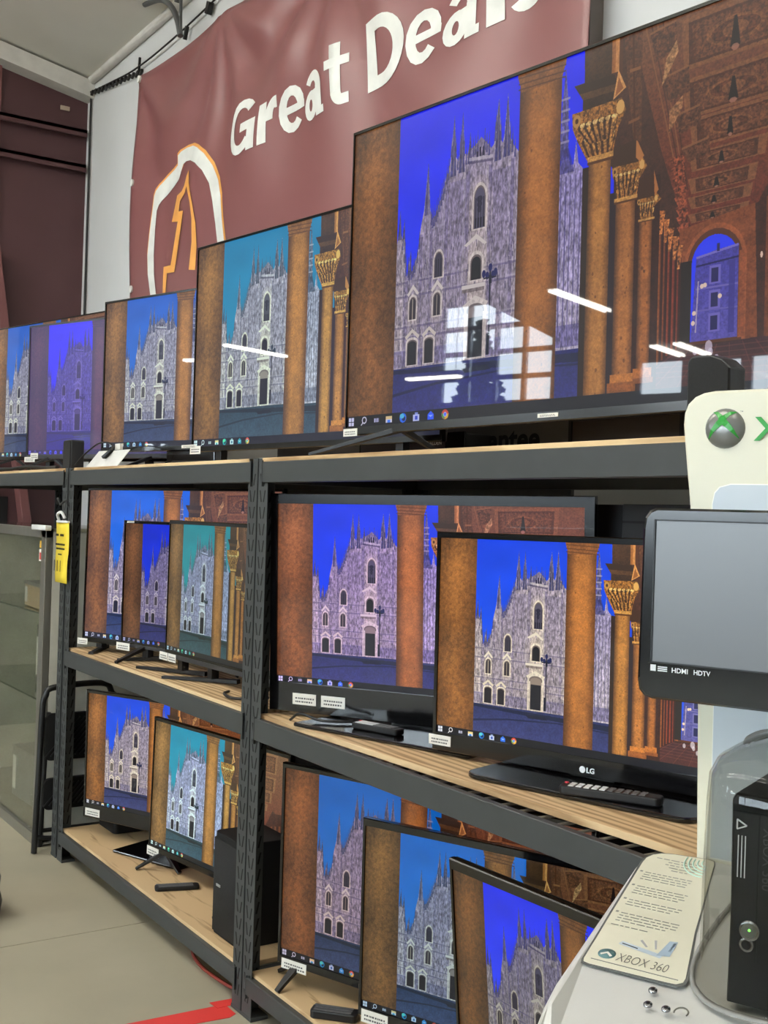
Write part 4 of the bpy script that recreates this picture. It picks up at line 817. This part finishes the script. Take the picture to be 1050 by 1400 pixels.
# loose cables
for k, (pts, r, lb) in enumerate([
    ([(-3.00, .035, MID_Z + .006), (-2.95, .040, MID_Z + .032), (-2.895, .070, MID_Z + .020), (-2.855, .11, MID_Z + .019), (-2.835, .15, MID_Z + .019)], .004, 'black power lead curling beside the base of the thick framed television'),
    ([(-3.02, .10, .62), (-3.06, .18, .50), (-3.09, .2, .36), (-3.10, .22, .145)], .005, 'grey cable hanging behind the reddish brown television'),
    ([(-6.60, .06, TOP_Z + .010), (-6.2, .012, TOP_Z + .014), (-5.9, .004, TOP_Z + .012), (-5.7, .03, TOP_Z + .020), (-5.5, .05, TOP_Z + .012), (-5.26, .03, TOP_Z + .010)], .009, 'black cable lying along the top of the far left shelf'),
    ([(-3.55, .10, MID_Z + .007), (-3.48, .05, MID_Z + .012), (-3.40, .05, MID_Z + .008), (-3.30, .12, MID_Z + .02)], .005, 'black lead on the middle board in front of the pale television'),
    ([(-4.94, .56, 1.56), (-4.90, .40, 1.52), (-4.86, .30, 1.56)], .005, 'black lead behind the wide television'),
    ([(-4.94, .56, 1.53), (-4.90, .42, 1.49), (-4.86, .30, 1.46)], .005, 'lower black lead behind the wide television')]):
    tag(MB().tube(spline(pts, 8), r, 7).obj('cable', mat('grey_cable', (120, 120, 118), .5) if k == 1 else CABLE), lb, 'cable')
# yellow tag on the posts
t = thing('hanging_tag', 'yellow paper tag hanging from the rack posts by a white clip', 'tag', (-5.015, -.012, 1.21))
m = MB(); n = 8; vs = []; 
for i in range(n + 1):
    z = .268 * i / n; y = -.0015 * math.sin(i * .9); vs += [(-.092 + .004 * (i < 3), y, z), (.092 - .008 * (i < 4), y - .004, z)]
m.add(vs, [(2 * i, 2 * i + 1, 2 * i + 3, 2 * i + 2) for i in range(n)], True); o = m.obj('paper', mat('yellow_paper', (246, 218, 62), .6, var=.04), t); s_ = o.modifiers.new('thick', 'SOLIDIFY'); s_.thickness = .001
m = MB()
rnd = random.Random(5)
for a, b, z, h in ((-.06, -.02, .205, .010), (.0, .05, .205, .010), (-.06, .06, .165, .008), (-.05, .055, .146, .008), (-.02, .02, .122, .006)):
    x = a
    while x < b: w = .004 + .008 * rnd.random(); m.box(x, -.0125, z, x + w, -.0115, z + h); x += w + .004
for x in (-.072, -.030, .010): m.box(x, -.0125, .050, x + .006, -.0115, .098)
stuff(m.obj('print', INK, t))
m = MB(); m.box(-.07, -.010, .264, .085, .003, .274); m.tube(spline([(-.03, -.01, .275), (-.02, -.02, .30), (.03, -.02, .31), (.05, -.01, .285)], 6), .007, 6); m.obj('clip', mat('white_plastic', (230, 230, 230), .4), t, bevel=.002)
m = MB(); m.tube(spline([(-.07, -.004, .345), (-.05, -.012, .37), (-.02, -.01, .345), (.02, -.012, .352), (.06, -.008, .36), (.07, -.004, .335)], 6), .005, 6); m.obj('twine', CABLE, t)
# glass showcase in the far left shelving unit
AL = mat('aluminium', (150, 148, 140), .38, .7, .5, .05, 60, stretch=(1, 1, .05))
t = thing('glass_showcase', 'glass fronted aluminium showcase under the far left shelf', 'showcase', (-5.75, .25, 0), R(0)); ox, oy = -5.75, .25
x0, x1 = -6.72, -5.20
for a, b, c, d, nm in ((x1 - .065, 0, x1, 1.445, 'frame_side'), (x0, 0, x0 + .065, 1.445, 'frame_side'), (x0, 1.40, x1, 1.445, 'frame_top'), (x0, 0, x1, .05, 'frame_bottom')):
    MB().box(a - ox, -.03 - oy, b, c - ox, .005 - oy, d).obj(nm, AL, t, bevel=.003)
MB().box(x0 + .06 - ox, -.015 - oy, .05, x1 - .06 - ox, -.009 - oy, 1.40).obj('glass', clear_glass('showcase_glass', (.90, .91, .87), .0, 1.4, .05), t)
GREYIN = mat('showcase_inside', (206, 203, 188), .6)
MB().box(x0 - ox, .48 - oy, .02, x1 - ox, .50 - oy, 1.43).obj('back', GREYIN, t); MB().box(x1 - .02 - ox, .005 - oy, .02, x1 - ox, .48 - oy, 1.43).obj('side', GREYIN, t); MB().box(x0 - ox, .005 - oy, .02, x0 + .02 - ox, .48 - oy, 1.43).obj('side', GREYIN, t)
MB().box(x0 - ox, .005 - oy, 1.425, x1 - ox, .50 - oy, 1.445).obj('top_glass', MATS['showcase_glass'], t); MB().box(x0 - ox, .005 - oy, .01, x1 - ox, .48 - oy, .04).obj('bottom', mat('showcase_floor', (150, 148, 136), .6), t)
for z in (.62, 1.03): MB().box(x0 + .03 - ox, .04 - oy, z, x1 - .03 - ox, .47 - oy, z + .008).obj('glass_shelf', clear_glass('shelf_glass', (.80, .86, .82), .0, 1.5), t)
MB().box(-.13 - 0 + (x1 + .13 - ox) - .16, -.05 - oy, 1.435, x1 + .05 - ox, -.02 - oy, 1.458).obj('handle', mat('white_plastic', (230, 230, 230), .4), t, bevel=.004)
m = MB(); m.box(x1 - .135 - ox, -.0165 - oy, 1.29, x1 - .068 - ox, -.0155 - oy, 1.345); s_ = m.obj('sticker', PAPER, t); 
MB().box(x1 - .130 - ox, -.0165 - oy, 1.352, x1 - .078 - ox, -.0155 - oy, 1.385).obj('sticker', mat('amber_sticker', (226, 176, 60), .5), t)
MB().box(x1 - .128 - ox, -.0172 - oy, 1.298, x1 - .080 - ox, -.0168 - oy, 1.330).obj('print', mat('red_print', (196, 70, 64), .6), s_)
CARD = mat('cardboard', (186, 160, 122), .8); WHT = mat('white_box', (236, 235, 230), .6)
def carton(loc, sx, sy, sz, rz, m_, label, lid=None):
    t = thing('carton', label, 'carton', loc, rz, 'boxes in the glass showcase')
    MB().box(-sx / 2, -sy / 2, .001, sx / 2, sy / 2, sz).obj('box', m_, t, bevel=.003)
    MB().box(-sx / 2 + .01, -sy / 2 - .002, sz * .15, -sx / 2 + .06, -sy / 2 + .001, sz * .8).obj('label', PAPER, t)
    if lid: MB().box(-sx / 2 - .004, -sy / 2 - .004, sz - .012, sx / 2 + .004, sy / 2 + .004, sz + .004).obj('lid', lid, t)
    return t
carton((-5.60, .20, 1.040), .60, .26, .12, R(-4), CARD, 'long flat cardboard box on the upper glass shelf of the showcase', mat('grey_lid', (120, 118, 112), .6))
carton((-5.42, .24, .630), .26, .24, .34, R(6), WHT, 'pale upright box on the lower glass shelf of the showcase')
carton((-5.80, .27, .630), .34, .20, .30, R(-3), mat('grey_box', (132, 132, 126), .6), 'grey box on the lower glass shelf of the showcase, left of the pale one')
carton((-5.85, .26, .042), .44, .30, .26, R(2), mat('grey_box', (132, 132, 126), .6), 'low grey box on the floor of the showcase')
t = thing('paper_bag', 'small white paper bag with a string handle on the floor of the showcase', 'bag', (-5.46, .13, .042), R(-5))
m = MB(); m.prism([(-.11, .0), (.11, .0), (.118, .16), (-.115, .165)], 'y', -.035, .035); m.obj('bag', WHT, t, bevel=.003); MB().tube(spline([(-.05, -.02, .16), (-.045, -.02, .225), (0, -.02, .245), (.045, -.02, .225), (.05, -.02, .16)], 6), .006, 6).obj('handle', WHT, t)
# folded step ladder in the gap between showcase and posts
t = thing('step_ladder', 'folded black step ladder standing in the gap beside the glass showcase', 'ladder', (-5.11, .07, 0))
LB = mat('ladder_black', (30, 30, 31), .4, .2)
m = MB(); m.tube(spline([(0, -.135, .005), (0, -.125, .35), (0, -.118, .64), (0, -.105, .70), (0, -.07, .735), (0, .15, .745), (0, .20, .70), (0, .225, .60), (0, .24, .005)], 7), .014, 8); m.obj('front_frame', LB, t)
m = MB(); m.tube(spline([(-.035, -.10, .02), (-.035, -.085, .5), (-.03, -.08, .62)], 4), .011, 8); m.tube(spline([(-.035, .21, .02), (-.035, .20, .5), (-.03, .195, .62)], 4), .011, 8); m.tube([(-.035, -.10, .09), (-.035, .21, .09)], .010, 6); m.obj('rear_frame', LB, t)
m = MB(); m.tube(spline([(0, -.13, .075), (0, -.05, .062), (0, .15, .062), (0, .235, .075)], 5), .011, 6); m.obj('crossbar', LB, t)
for z0, z1 in ((.41, .62), (.19, .33)):
    p = MB().prism(rrect(-.105, z0, .215, z1, .03, 4), 'x', -.012, .010).obj('step', BLACK_MATT, t, bevel=.003)
    m = MB(); k = -.10
    while k < .21:
        a, b = z0 + .02, z1 - .02; x = k
        y1 = min(.205, x + (b - a) * .9); m.bar((.011, x, a), (.011, y1, a + (y1 - x) / .9), .008, .006); k += .022
    m.obj('ribs', LB, p)
tag(MB().box(-.06, -.05, 0, .06, .05, .085).xf(Matrix.Translation((-4.86, .25, .3165))).obj('green_carton', mat('green_card', (16, 76, 34), .6), bevel=.003), 'dark green box behind the black ladder at the left end of the bottom shelf', 'carton')
t = thing('black_bin', 'black plastic bin standing at the back left of the bottom shelf', 'bin', (-4.86, .33, BOT_Z))
m = MB(); m.prism(rrect(-.10, -.16, .10, .16, .02, 4), 'z', .001, .173); m.obj('body', BLACK_MATT, t, bevel=.004)
m = MB(); m.prism(rrect(-.107, -.167, .107, .167, .02, 4), 'z', .158, .1725); m.obj('rim', BLACK, t)
# things seen in the slot between post and wide television
for (x, y, z, w, h, c, nm, lb) in ((-4.955, .80, 1.4005, .27, .20, (196, 198, 202), 'pale_carton', 'pale grey carton high behind the wide television'), (-4.955, .80, 1.2605, .27, .07, (150, 150, 148), 'grey_carton', 'thin grey carton under the pale one behind the shelving'), (-4.955, .80, .9705, .27, .24, (70, 84, 112), 'blue_carton', 'dull blue carton behind the middle shelf'), (-4.9, .80, .5255, .34, .30, (46, 54, 70), 'navy_carton', 'navy carton behind the bottom shelf')):
    t = thing(nm, lb, 'carton', (x, y, z)); MB().box(-w / 2, -.06, 0, w / 2, .06, h).obj('box', mat(nm, c, .6), t, bevel=.003); MB().box(-w / 2 + .02, -.062, h * .3, w / 2 - .02, -.0605, h * .36).obj('tape', BLACK, t)
t = thing('storage_rack', 'low grey back store rack behind the middle shelving', 'rack', (-4.5, .80, 0))
for x in (-.62, .62): MB().box(x - .02, -.10, 0, x + .02, -.06, 1.66).obj('upright', BLACK, t)
for z in (.50, .945, 1.235, 1.375): MB().box(-.66, -.10, z, .66, .12, z + .024).obj('shelf', BLACK, t)
# red tape and cord on the floor
RED = mat('red_tape', (232, 66, 62), .5, var=.05)
t = thing('floor_tape', 'red tape stuck across the concrete floor at the foot of the shelving', 'tape', (-3.28, -.1, 0))
m = MB(); m.prism([(-.02, -.32), (.055, -.32), (.095, .06), (.080, .088), (.01, .088), (.0, .06)], 'z', .0004, .0016); m.obj('strip', RED, t)
m = MB(); m.prism([(-.03, .05), (.019, .055), (.019, .15), (-.02, .165)], 'z', .0018, .0028); m.obj('fold', RED, t)
tag(MB().tube(spline([(-3.275, .02, .010), (-3.31, .065, .008), (-3.42, .05, .007), (-3.58, .045, .007), (-3.72, .075, .007), (-3.80, .14, .007)], 8), .006, 8).obj('red_cord', mat('red_cord', (150, 62, 50), .6)), 'dull red cord running from the tape under the bottom shelf', 'cord')
t = thing('floor_object', 'low black rounded object on the floor, cut off by the left edge', 'cushion', (-4.445, -.545, 0))  # unidentified black object, built as two rounded lobes
MB().lathe([(.0, .0), (.13, .0), (.15, .02), (.155, .055), (.147, .088), (.135, .098), (.0, .098)], n=28).obj('lower_lobe', mat('black_vinyl', (22, 20, 26), .4), t)
MB().lathe([(.0, .098), (.133, .098), (.145, .108), (.148, .145), (.135, .185), (.11, .20), (.0, .205)], n=28).obj('upper_lobe', MATS['black_vinyl'], t)
# ---------------------------------------------------------------- game demo kiosk in the foreground
CREAM = mat('cream_panel', (226, 222, 200), .42, 0, .45, .02, 3)
COOL = mat('cool_grey_panel', (198, 206, 212), .4, 0, .45, .03, 4)
SATIN = mat('silver_white_satin', (222, 222, 218), .30, .15, .5, .02, 6)
RIM = mat('silver_rim', (176, 178, 178), .32, .4, .5, .04)
GREEN = mat('logo_green', (44, 148, 56), .25, 0, .5, .08, 20, coat=.5)
KIOSK_LOC, KIOSK_RZ, AC = (-1.1, -.4, 0), R(23), .17
mirror = lambda pts: pts + [(2 * AC - p[0], p[1]) for p in reversed(pts)]
KM = Matrix.Translation(KIOSK_LOC) @ Matrix.Rotation(KIOSK_RZ, 4, 'Z')
def on_kiosk(a, b, z): return tuple(KM @ Vector((a, b, z)))
dz = lambda b: 1.045 + .1948 * b                                          # the sloping deck
kio = thing('demo_kiosk', 'cream and silver game demo kiosk in the right foreground with a round green cross emblem', 'kiosk', KIOSK_LOC, KIOSK_RZ)
m = MB(); pts = mirror([(-.012, 0), (-.014, 1.07), (-.019, 1.28), (-.040, 1.58), (-.049, 1.657), (-.0535, 1.70), (-.0525, 1.716), (-.0475, 1.730), (-.037, 1.7405), (-.024, 1.746), (-.008, 1.7485), (.06, 1.7495)])
m.prism(pts[::-1], 'y', .107, .150); m.obj('back_panel', CREAM, kio, bevel=.004)
ins = mirror([(.0075, 1.068), (.006, 1.283), (-.005, 1.582), (-.002, 1.598), (.005, 1.6065), (.021, 1.611)])
m = MB(); m.prism([(AC + (p[0] - AC) * 1.008, 1.35 + (p[1] - 1.35) * 1.006) for p in ins][::-1], 'y', .1062, .108); m.obj('inset_edge', mat('white_edge', (244, 242, 232), .4), kio)
m = MB(); m.prism(ins[::-1], 'y', .1052, .108); m.obj('inset_panel', COOL, kio)
c = (.0095, 1.6930); rr = .0293
m = MB(); rings = []
for k in range(7):
    t_ = k / 6 * math.pi / 2; rings.append([(c[0] + rr * math.cos(t_) * math.cos(a), .107 - .012 * math.sin(t_), c[1] + rr * math.cos(t_) * math.sin(a)) for a in np.linspace(0, 2 * math.pi, 28, endpoint=False)])
m.loft(rings[:-1] + [[(c[0] + .0005 * math.cos(a), .095, c[1] + .0005 * math.sin(a)) for a in np.linspace(0, 2 * math.pi, 28, endpoint=False)]]); bad = m.obj('emblem_disc', mat('emblem_grey', (128, 128, 126), .28, .5), kio)
def arm(m, pts, w):
    L_, R_ = [], []
    for i, p in enumerate(pts):
        q0, q1 = Vector(pts[max(0, i - 1)]), Vector(pts[min(len(pts) - 1, i + 1)]); d = (q1 - q0).normalized(); nn = Vector((-d.y, d.x)) * w[i] / 2
        L_.append(Vector(p) + nn); R_.append(Vector(p) - nn)
    def lift(p, k): 
        x, y = p; r_ = min(.999, math.hypot(x, y)); return (c[0] + x * rr, .107 - .012 * math.sqrt(1 - r_ * r_) - k, c[1] + y * rr)
    for i in range(len(pts) - 1):
        q = [L_[i], L_[i + 1], R_[i + 1], R_[i]]; m.add([lift(p, .0018) for p in q] + [lift(p, -.001) for p in q], [(0, 1, 2, 3), (0, 4, 5, 1), (3, 2, 6, 7), (1, 5, 6, 2), (0, 3, 7, 4)])
m = MB()
arm(m, [(-.56, .80), (-.34, .74), (-.14, .56), (-.04, .34)], [.02, .17, .24, .26]); arm(m, [(.60, .78), (.34, .74), (.10, .56), (-.04, .34)], [.02, .17, .24, .26])
arm(m, [(-.04, .36), (-.26, .16), (-.52, -.14), (-.76, -.56)], [.34, .30, .20, .02]); arm(m, [(-.04, .36), (.20, .16), (.46, -.12), (.76, -.52)], [.34, .30, .20, .02])
m.obj('emblem_cross', GREEN, bad)
tm = fit(text_mb('XBOX 360', .016), .052, .292, 1.674, 1.7095); m = MB(); m.add([(p[0], .1040, p[1]) for p in tm.v] + [(p[0], .1072, p[1]) for p in tm.v], tm.f); m.obj('lettering', mat('letter_green', (40, 146, 58), .5), kio)
tm = fit(text_mb('TM', .01), .0305, .0350, 1.7165, 1.7185); m = MB(); m.add([(p[0], .1066, p[1]) for p in tm.v], tm.f); m.obj('lettering', mat('fine_grey_print', (128, 128, 122), .6), kio)
# deck
out = mirror([(.02, -.395), (-.018, -.390), (-.036, -.376), (-.046, -.350), (-.052, -.320), (-.060, -.270), (-.068, -.165), (-.078, -.031), (-.0835, .043), (-.0825, .072), (-.074, .093), (-.050, .104), (-.012, .1065)])
m = MB(); m.prism(out[::-1], 'z', -.055, 0); m.v = [(p[0], p[1], p[2] + dz(p[1]) - (.010 * max(0, (-.325 - p[1]) / .07) ** 2 * 2)) for p in m.v]; m.obj('deck', SATIN, kio, bevel=.010, seg=4)
m = MB(); m.prism([(-.395, .93), (-.36, .93), (-.30, .70), (-.325, .70), (-.39, .86)], 'x', -.03, .37); m.obj('apron', SATIN, kio, bevel=.01)
MB().box(.03, -.30, 0, .31, .14, .925).obj('pedestal', CREAM, kio, bevel=.01)
sh = [(-.048, -.214), (-.0545, -.150), (-.061, -.089), (-.069, -.010), (-.0755, .054), (-.0755, .070), (-.070, .083), (-.060, .091), (-.044, .0955), (.006, .1000), (.0155, .097), (.019, .088), (.030, .030), (.0545, -.100), (.0785, -.203), (.0785, -.212), (.072, -.2185), (.060, -.2195), (-.038, -.2215), (-.046, -.2195)]
cen = Vector((.0, -.06))
def lay(m): m.v = [(p[0], p[1], p[2] + dz(p[1])) for p in m.v]; return m
m = MB(); m.prism([((p[0] - cen.x) * 1.05 + cen.x, (p[1] - cen.y) * 1.016 + cen.y) for p in sh][::-1], 'z', -.001, .0007); lay(m).obj('sheet_groove', mat('groove_grey', (92, 94, 92), .5), kio)
m = MB(); m.prism(sh[::-1], 'z', -.001, .0014); sht = lay(m).obj('instruction_sheet', mat('sheet_cream', (232, 229, 208), .25, 0, .5, .02), kio)
left = lambda b: -.048 - .0276 * (b + .214) / .268 + .012
right = lambda b: .019 + (.088 - b) * .0597 / .291 - .010
m = MB(); rnd = random.Random(11)
def words(b, a0, a1, h=.0022, gap=.0022):
    a = a0
    while a < a1 - .003:
        w = min(.004 + .009 * rnd.random(), a1 - a); m.add([(a, b, .0019), (a + w, b, .0019), (a + w, b + h, .0019), (a, b + h, .0019)], [(0, 1, 2, 3)]); a += w + gap
for i, (o0, o1) in enumerate(((.004, .0), (.024, -.004), (.022, .002), (.030, -.006), (.036, -.012))): words(.074 - .0075 * i, left(.07) + o0, right(.07) + o1 - .004)
for b0, n_ in ((.026, 4), (-.016, 4), (-.056, 3), (-.093, 4)):
    m.add([(left(b0) - .008, b0, .0019), (left(b0) - .004, b0, .0019), (left(b0) - .004, b0 + .004, .0019), (left(b0) - .008, b0 + .004, .0019)], [(0, 1, 2, 3)])
    for i in range(n_): words(b0 - .0068 * i, left(b0), (right(b0) - .014) * (.98 if i < n_ - 1 else .62), .0020)
words(-.125, left(-.12) - .004, left(-.12) + .046, .002)
lay(m).obj('small_print', mat('pale_grey_print', (146, 148, 140), .6), sht)
m = MB()
for r_ in (.010, .016, .022, .028, .034):
    pts = [(.012 + r_ * math.cos(a), .088 + r_ * 1.3 * math.sin(a), .0018) for a in np.linspace(R(150), R(275), 12)]; pts = [p for p in pts if p[1] < .094 and p[0] < right(p[1]) + .008]
    if len(pts) > 2: m.tube(pts, .0012, 4)
lay(m).obj('rings_print', mat('pale_green_print', (186, 216, 200), .5), sht)
m = MB(); m.lathe([(.0112, .001), (.0112, .0019), (.0001, .0019)], (-.0262, -.193, 0), 20); lay(m).obj('round_logo', mat('logo_teal', (96, 136, 140), .4), sht)
m = MB(); m.add([(-.034, -.196, .0023), (-.0262, -.189, .0023), (-.018, -.196, .0023), (-.020, -.199, .0023), (-.0262, -.193, .0023), (-.032, -.199, .0023)], [(0, 4, 1), (0, 5, 4), (1, 4, 2), (2, 4, 3)]); lay(m).obj('logo_stroke', PAPER, sht)
tm = fit(text_mb('XBOX 360', -.012), -.0115, .0535, -.2030, -.1855); m = MB(); m.add([(p[0], p[1], .0020) for p in tm.v], tm.f); lay(m).obj('lettering', mat('warm_grey_print', (112, 112, 104), .6), sht)
m = MB(); m.box(-.040, -.2115, .0012, .072, -.2105, .0019); lay(m).obj('rule', mat('grey_print', (120, 122, 116), .6), sht)
for pts, cc in (([(-.022, -.166), (.036, -.176), (.038, -.168), (-.020, -.158)], (196, 210, 222)), ([(.030, -.172), (.046, -.168), (.044, -.132), (.034, -.134)], (170, 190, 208)), ([(-.018, -.164), (.004, -.168), (.004, -.166), (-.018, -.162)], (70, 74, 82)), ([(.040, -.158), (.043, -.157), (.043, -.136), (.040, -.137)], (56, 66, 82)), ([(.000, -.148), (.012, -.160), (.014, -.158), (.002, -.145)], (176, 178, 180)), ([(.016, -.140), (.024, -.160), (.026, -.159), (.019, -.139)], (186, 188, 190))):
    m = MB(); m.add([(p[0], p[1], .0020 + .0002 * (cc[0] < 190)) for p in pts], [(0, 1, 2, 3)]); lay(m).obj('picture_print', mat('print_%d_%d' % (cc[0], cc[2]), cc, .4), sht)
for a, b in ((.052, -.241), (.057, -.270), (.0785, -.2695)):
    m = MB(); m.lathe([(.0054, -.001), (.0054, .0010), (.0042, .0020), (.0001, .0020)], (a, b, 0), 16); s_ = lay(m).obj('screw', CHROME, kio)
    m = MB(); m.lathe([(.0026, .0018), (.0026, .0024), (.0001, .0024)], (a, b, 0), 6); lay(m).obj('socket', INK, s_)
m = MB(); m.tube([(.0965 + .0078 * math.cos(x), -.270 + .0095 * math.sin(x), .0012) for x in np.linspace(R(-20), R(200), 12)], .0011, 4); lay(m).obj('headphone_mark', mat('warm_grey_print', (112, 112, 104), .6), kio)
m = MB(); m.tube(spline([(.060, .085, 1.243), (.068, .080, 1.254), (.092, .078, 1.265), (.14, .078, 1.270), (.20, .085, 1.262)], 6), .005, 7); m.obj('cable_loop', mat('grey_cable', (120, 120, 118), .5), kio)

# monitor fixed in front of the back panel
mon = thing('monitor', 'black glossy flat monitor with a grey screen mounted on the demo kiosk', 'monitor', on_kiosk(.115, .07, 1.297), KIOSK_RZ); om = (.115, .07, 1.297)
sub = lambda pts: [(p[0] - om[0], p[1] - om[2]) for p in pts]
outl = [(-.068, 1.2975), (.298, 1.2975), (.312, 1.303), (.318, 1.318), (.317, 1.54), (.311, 1.562), (.296, 1.574), (-.070, 1.574), (-.079, 1.570), (-.0855, 1.561), (-.0875, 1.545), (-.0885, 1.461), (-.0895, 1.325), (-.087, 1.309), (-.079, 1.3005)]
m = MB(); n_ = len(outl); O_ = sub(outl); S_ = sub([(-.067, 1.3525), (.300, 1.3525), (.300, 1.5555), (-.066, 1.5555)])
shrink = lambda k: [(p[0] * (1 - k), .1385 + (p[1] - .1385) * (1 - k)) for p in O_]
fr = lambda pts, y: [(p[0], y, p[1]) for p in pts]
m.loft([fr(shrink(.10), .035), fr(O_, .012), fr(O_, -.022), fr(shrink(.025), -.027)], caps=True, smooth=False); m.obj('housing', BLACK_GLOSS, mon, bevel=.002)
m = MB(); q = fr(S_, -.0274); m.add(q, [(0, 1, 2, 3)]); 
SCR = bpy.data.materials.new('idle_screen'); SCR.use_nodes = True; b_ = SCR.node_tree.nodes['Principled BSDF']
b_.inputs['Base Color'].default_value = (.02, .021, .022, 1); b_.inputs['Roughness'].default_value = .33; b_.inputs['Specular IOR Level'].default_value = .8
b_.inputs['Emission Color'].default_value = lin((82, 87, 90)) + (1,); b_.inputs['Emission Strength'].default_value = 1.0
m.obj('screen', SCR, mon)
m = MB()
for a0, z0, a1, z1 in ((-.0685, 1.3505, .3015, 1.3525), (-.0685, 1.5555, .3015, 1.5575), (-.0685, 1.3505, -.0665, 1.5575), (.3, 1.3505, .3015, 1.5575)): m.box(a0 - om[0], -.0300, z0 - om[2], a1 - om[0], -.0268, z1 - om[2])
m.obj('screen_rim', BLACK, mon)
SP = mat('silver_print', (196, 198, 202), .4)
m = MB(); m.box(-.0685 - om[0], -.0278, 1.3385 - om[2], -.0605 - om[0], -.0268, 1.3475 - om[2])
for s, a, b in (('HDMI', -.0365, -.0130), ('HDTV', -.0045, .0195)):
    tm = fit(text_mb(s, .02), a - om[0], b - om[0], 1.3385 - om[2], 1.3455 - om[2]); m.add([(p[0], -.0279, p[1]) for p in tm.v], tm.f)
[m.box(a - om[0], -.0279, z - om[2], a + .014 - om[0], -.0270, z + .0016 - om[2]) for a in (-.0575,) for z in (1.3388, 1.3415, 1.3442)]
m.obj('lettering', SP, mon)
m = MB()
for z, a, b in ((1.389, -.038, -.012),):
    tm = fit(text_mb('MAIN MENU', .0), a - om[0], b - om[0], z - om[2], z + .0042 - om[2]); m.add([(p[0], -.02755, p[1]) for p in tm.v], tm.f)
m.obj('faint_text', mat('faint_screen_text', (104, 108, 110), .4), mon)
MB().box(-.06, .03, .06, .06, .0345, .22).obj('mount', BLACK, mon)

# game console under its clear cover, both on the deck
con = thing('game_console', 'black upright game console standing under the clear cover on the demo kiosk', 'console', on_kiosk(.173, -.10, dz(-.10)), KIOSK_RZ)
def drop(m): m.v = [(p[0], p[1], p[2] + (.1948 * p[1] if p[2] < .12 else 0)) for p in m.v]; return m
yf, yb = -.132, .125; zt = 1.2445 - dz(-.10)
m = MB(); prof = lambda y, k: [(-.0375 + k, y, .003 + k), (.0375 - k, y, .003 + k), (.036 - k, y, .10), (.0375 - k, y, zt - .008), (.033 - k, y, zt - k), (-.033 + k, y, zt - k), (-.0375 + k, y, zt - .008), (-.036 + k, y, .10)]
m.loft([prof(yf, .002), prof(yf + .004, 0), prof(yb, 0)], smooth=False); drop(m).obj('body', mat('console_black', (24, 24, 26), .34, 0, .4, .1, 6), con, bevel=.0015)
m = MB(); m.box(-.006, yf - .0006, .03, -.0045, yf + .001, zt - .02); m.box(-.036, yf - .0006, zt - .0205, .036, yf + .001, zt - .0195); m.obj('tray_seam', INK, con)
def disc(cx, cz, r0, r1, y0, y1, n=20):
    m = MB(); rings = [[(cx + r_ * math.cos(a), y, cz + r_ * math.sin(a)) for a in np.linspace(0, 2 * math.pi, n, endpoint=False)] for r_, y in ((r0, y0), (r0, y1), (r1, y1))]; return m.loft(rings, caps=True)
cz0 = 1.091 - dz(-.10)
disc(-.0125, cz0, .0115, .009, yf + .001, yf - .003).obj('power_ring', CHROME, con)
disc(-.0125, cz0, .0085, .008, yf - .002, yf - .0036).obj('power_button', mat('button_grey', (120, 124, 120), .3, .4), con)
disc(-.0120, cz0 + .001, .0014, .001, yf - .003, yf - .0042, 10).obj('power_light', glow('green_led', (120, 255, 90), 3.0), con)
disc(-.0155, cz0 - .0165, .0082, .0062, yf + .001, yf - .0025).obj('port_ring', CHROME, con); disc(-.0155, cz0 - .0165, .0055, .0045, yf - .002, yf - .0028).obj('port', INK, con)
m = MB(); tz = 1.209 - dz(-.10)
for p, q in (((-.030, tz - .005), (-.030, tz + .006)), ((-.030, tz + .006), (-.019, tz)), ((-.019, tz), (-.030, tz - .005))): m.bar((p[0], yf - .001, p[1]), (q[0], yf - .001, q[1]), .0014, .0014)
for x in (-.029, -.025, -.021): m.box(x, yf - .0005, tz - .060, x + .0012, yf + .001, tz - .012)
m.obj('eject_mark', SP, con)
tm = fit(text_mb('XBOX 360', .0), 0, .07, 0, .012); m = MB(); m.add([(-.0005 + p[1], yf - .0007, zt - .035 - p[0]) for p in tm.v], tm.f); m.obj('lettering', mat('dusky_print', (62, 62, 64), .4), con)
dome = thing('clear_cover', 'clear smoky plastic cover over the black console on the demo kiosk', 'cover', on_kiosk(.173, -.09, dz(-.09)), KIOSK_RZ)
def ring(wa, wb, z, n=40, e=2.9):
    o_ = []
    for k in range(n):
        a = 2 * math.pi * k / n; ca, sa = math.cos(a), math.sin(a)
        x = wa * math.copysign(abs(ca) ** (2 / e), ca); y = wb * math.copysign(abs(sa) ** (2 / e), sa); o_.append((x, y, z + (.1948 * y if z < .05 else 0)))
    return o_
m = MB(); m.loft([ring(.1005, .1585, .0015), ring(.0995, .1575, .006), ring(.0935, .1555, .014), ring(.0925, .1555, .10), ring(.090, .155, .195), ring(.088, .153, .225), ring(.080, .142, .243), ring(.062, .115, .255), ring(.03, .06, .262), ring(.002, .004, .264)], caps=False)
o = m.obj('shell', clear_glass('smoky_clear_plastic', (.84, .84, .82), .03, .55), dome); s_ = o.modifiers.new('thick', 'SOLIDIFY'); s_.thickness = .003
m = MB(); rg = [ring(.104, .163, .0008), ring(.104, .163, .004), ring(.099, .157, .004), ring(.099, .157, .0008)]; m.loft(rg + [rg[0]], caps=False); m.obj('foot_rim', mat('rim_grey', (140, 140, 136), .4), dome)
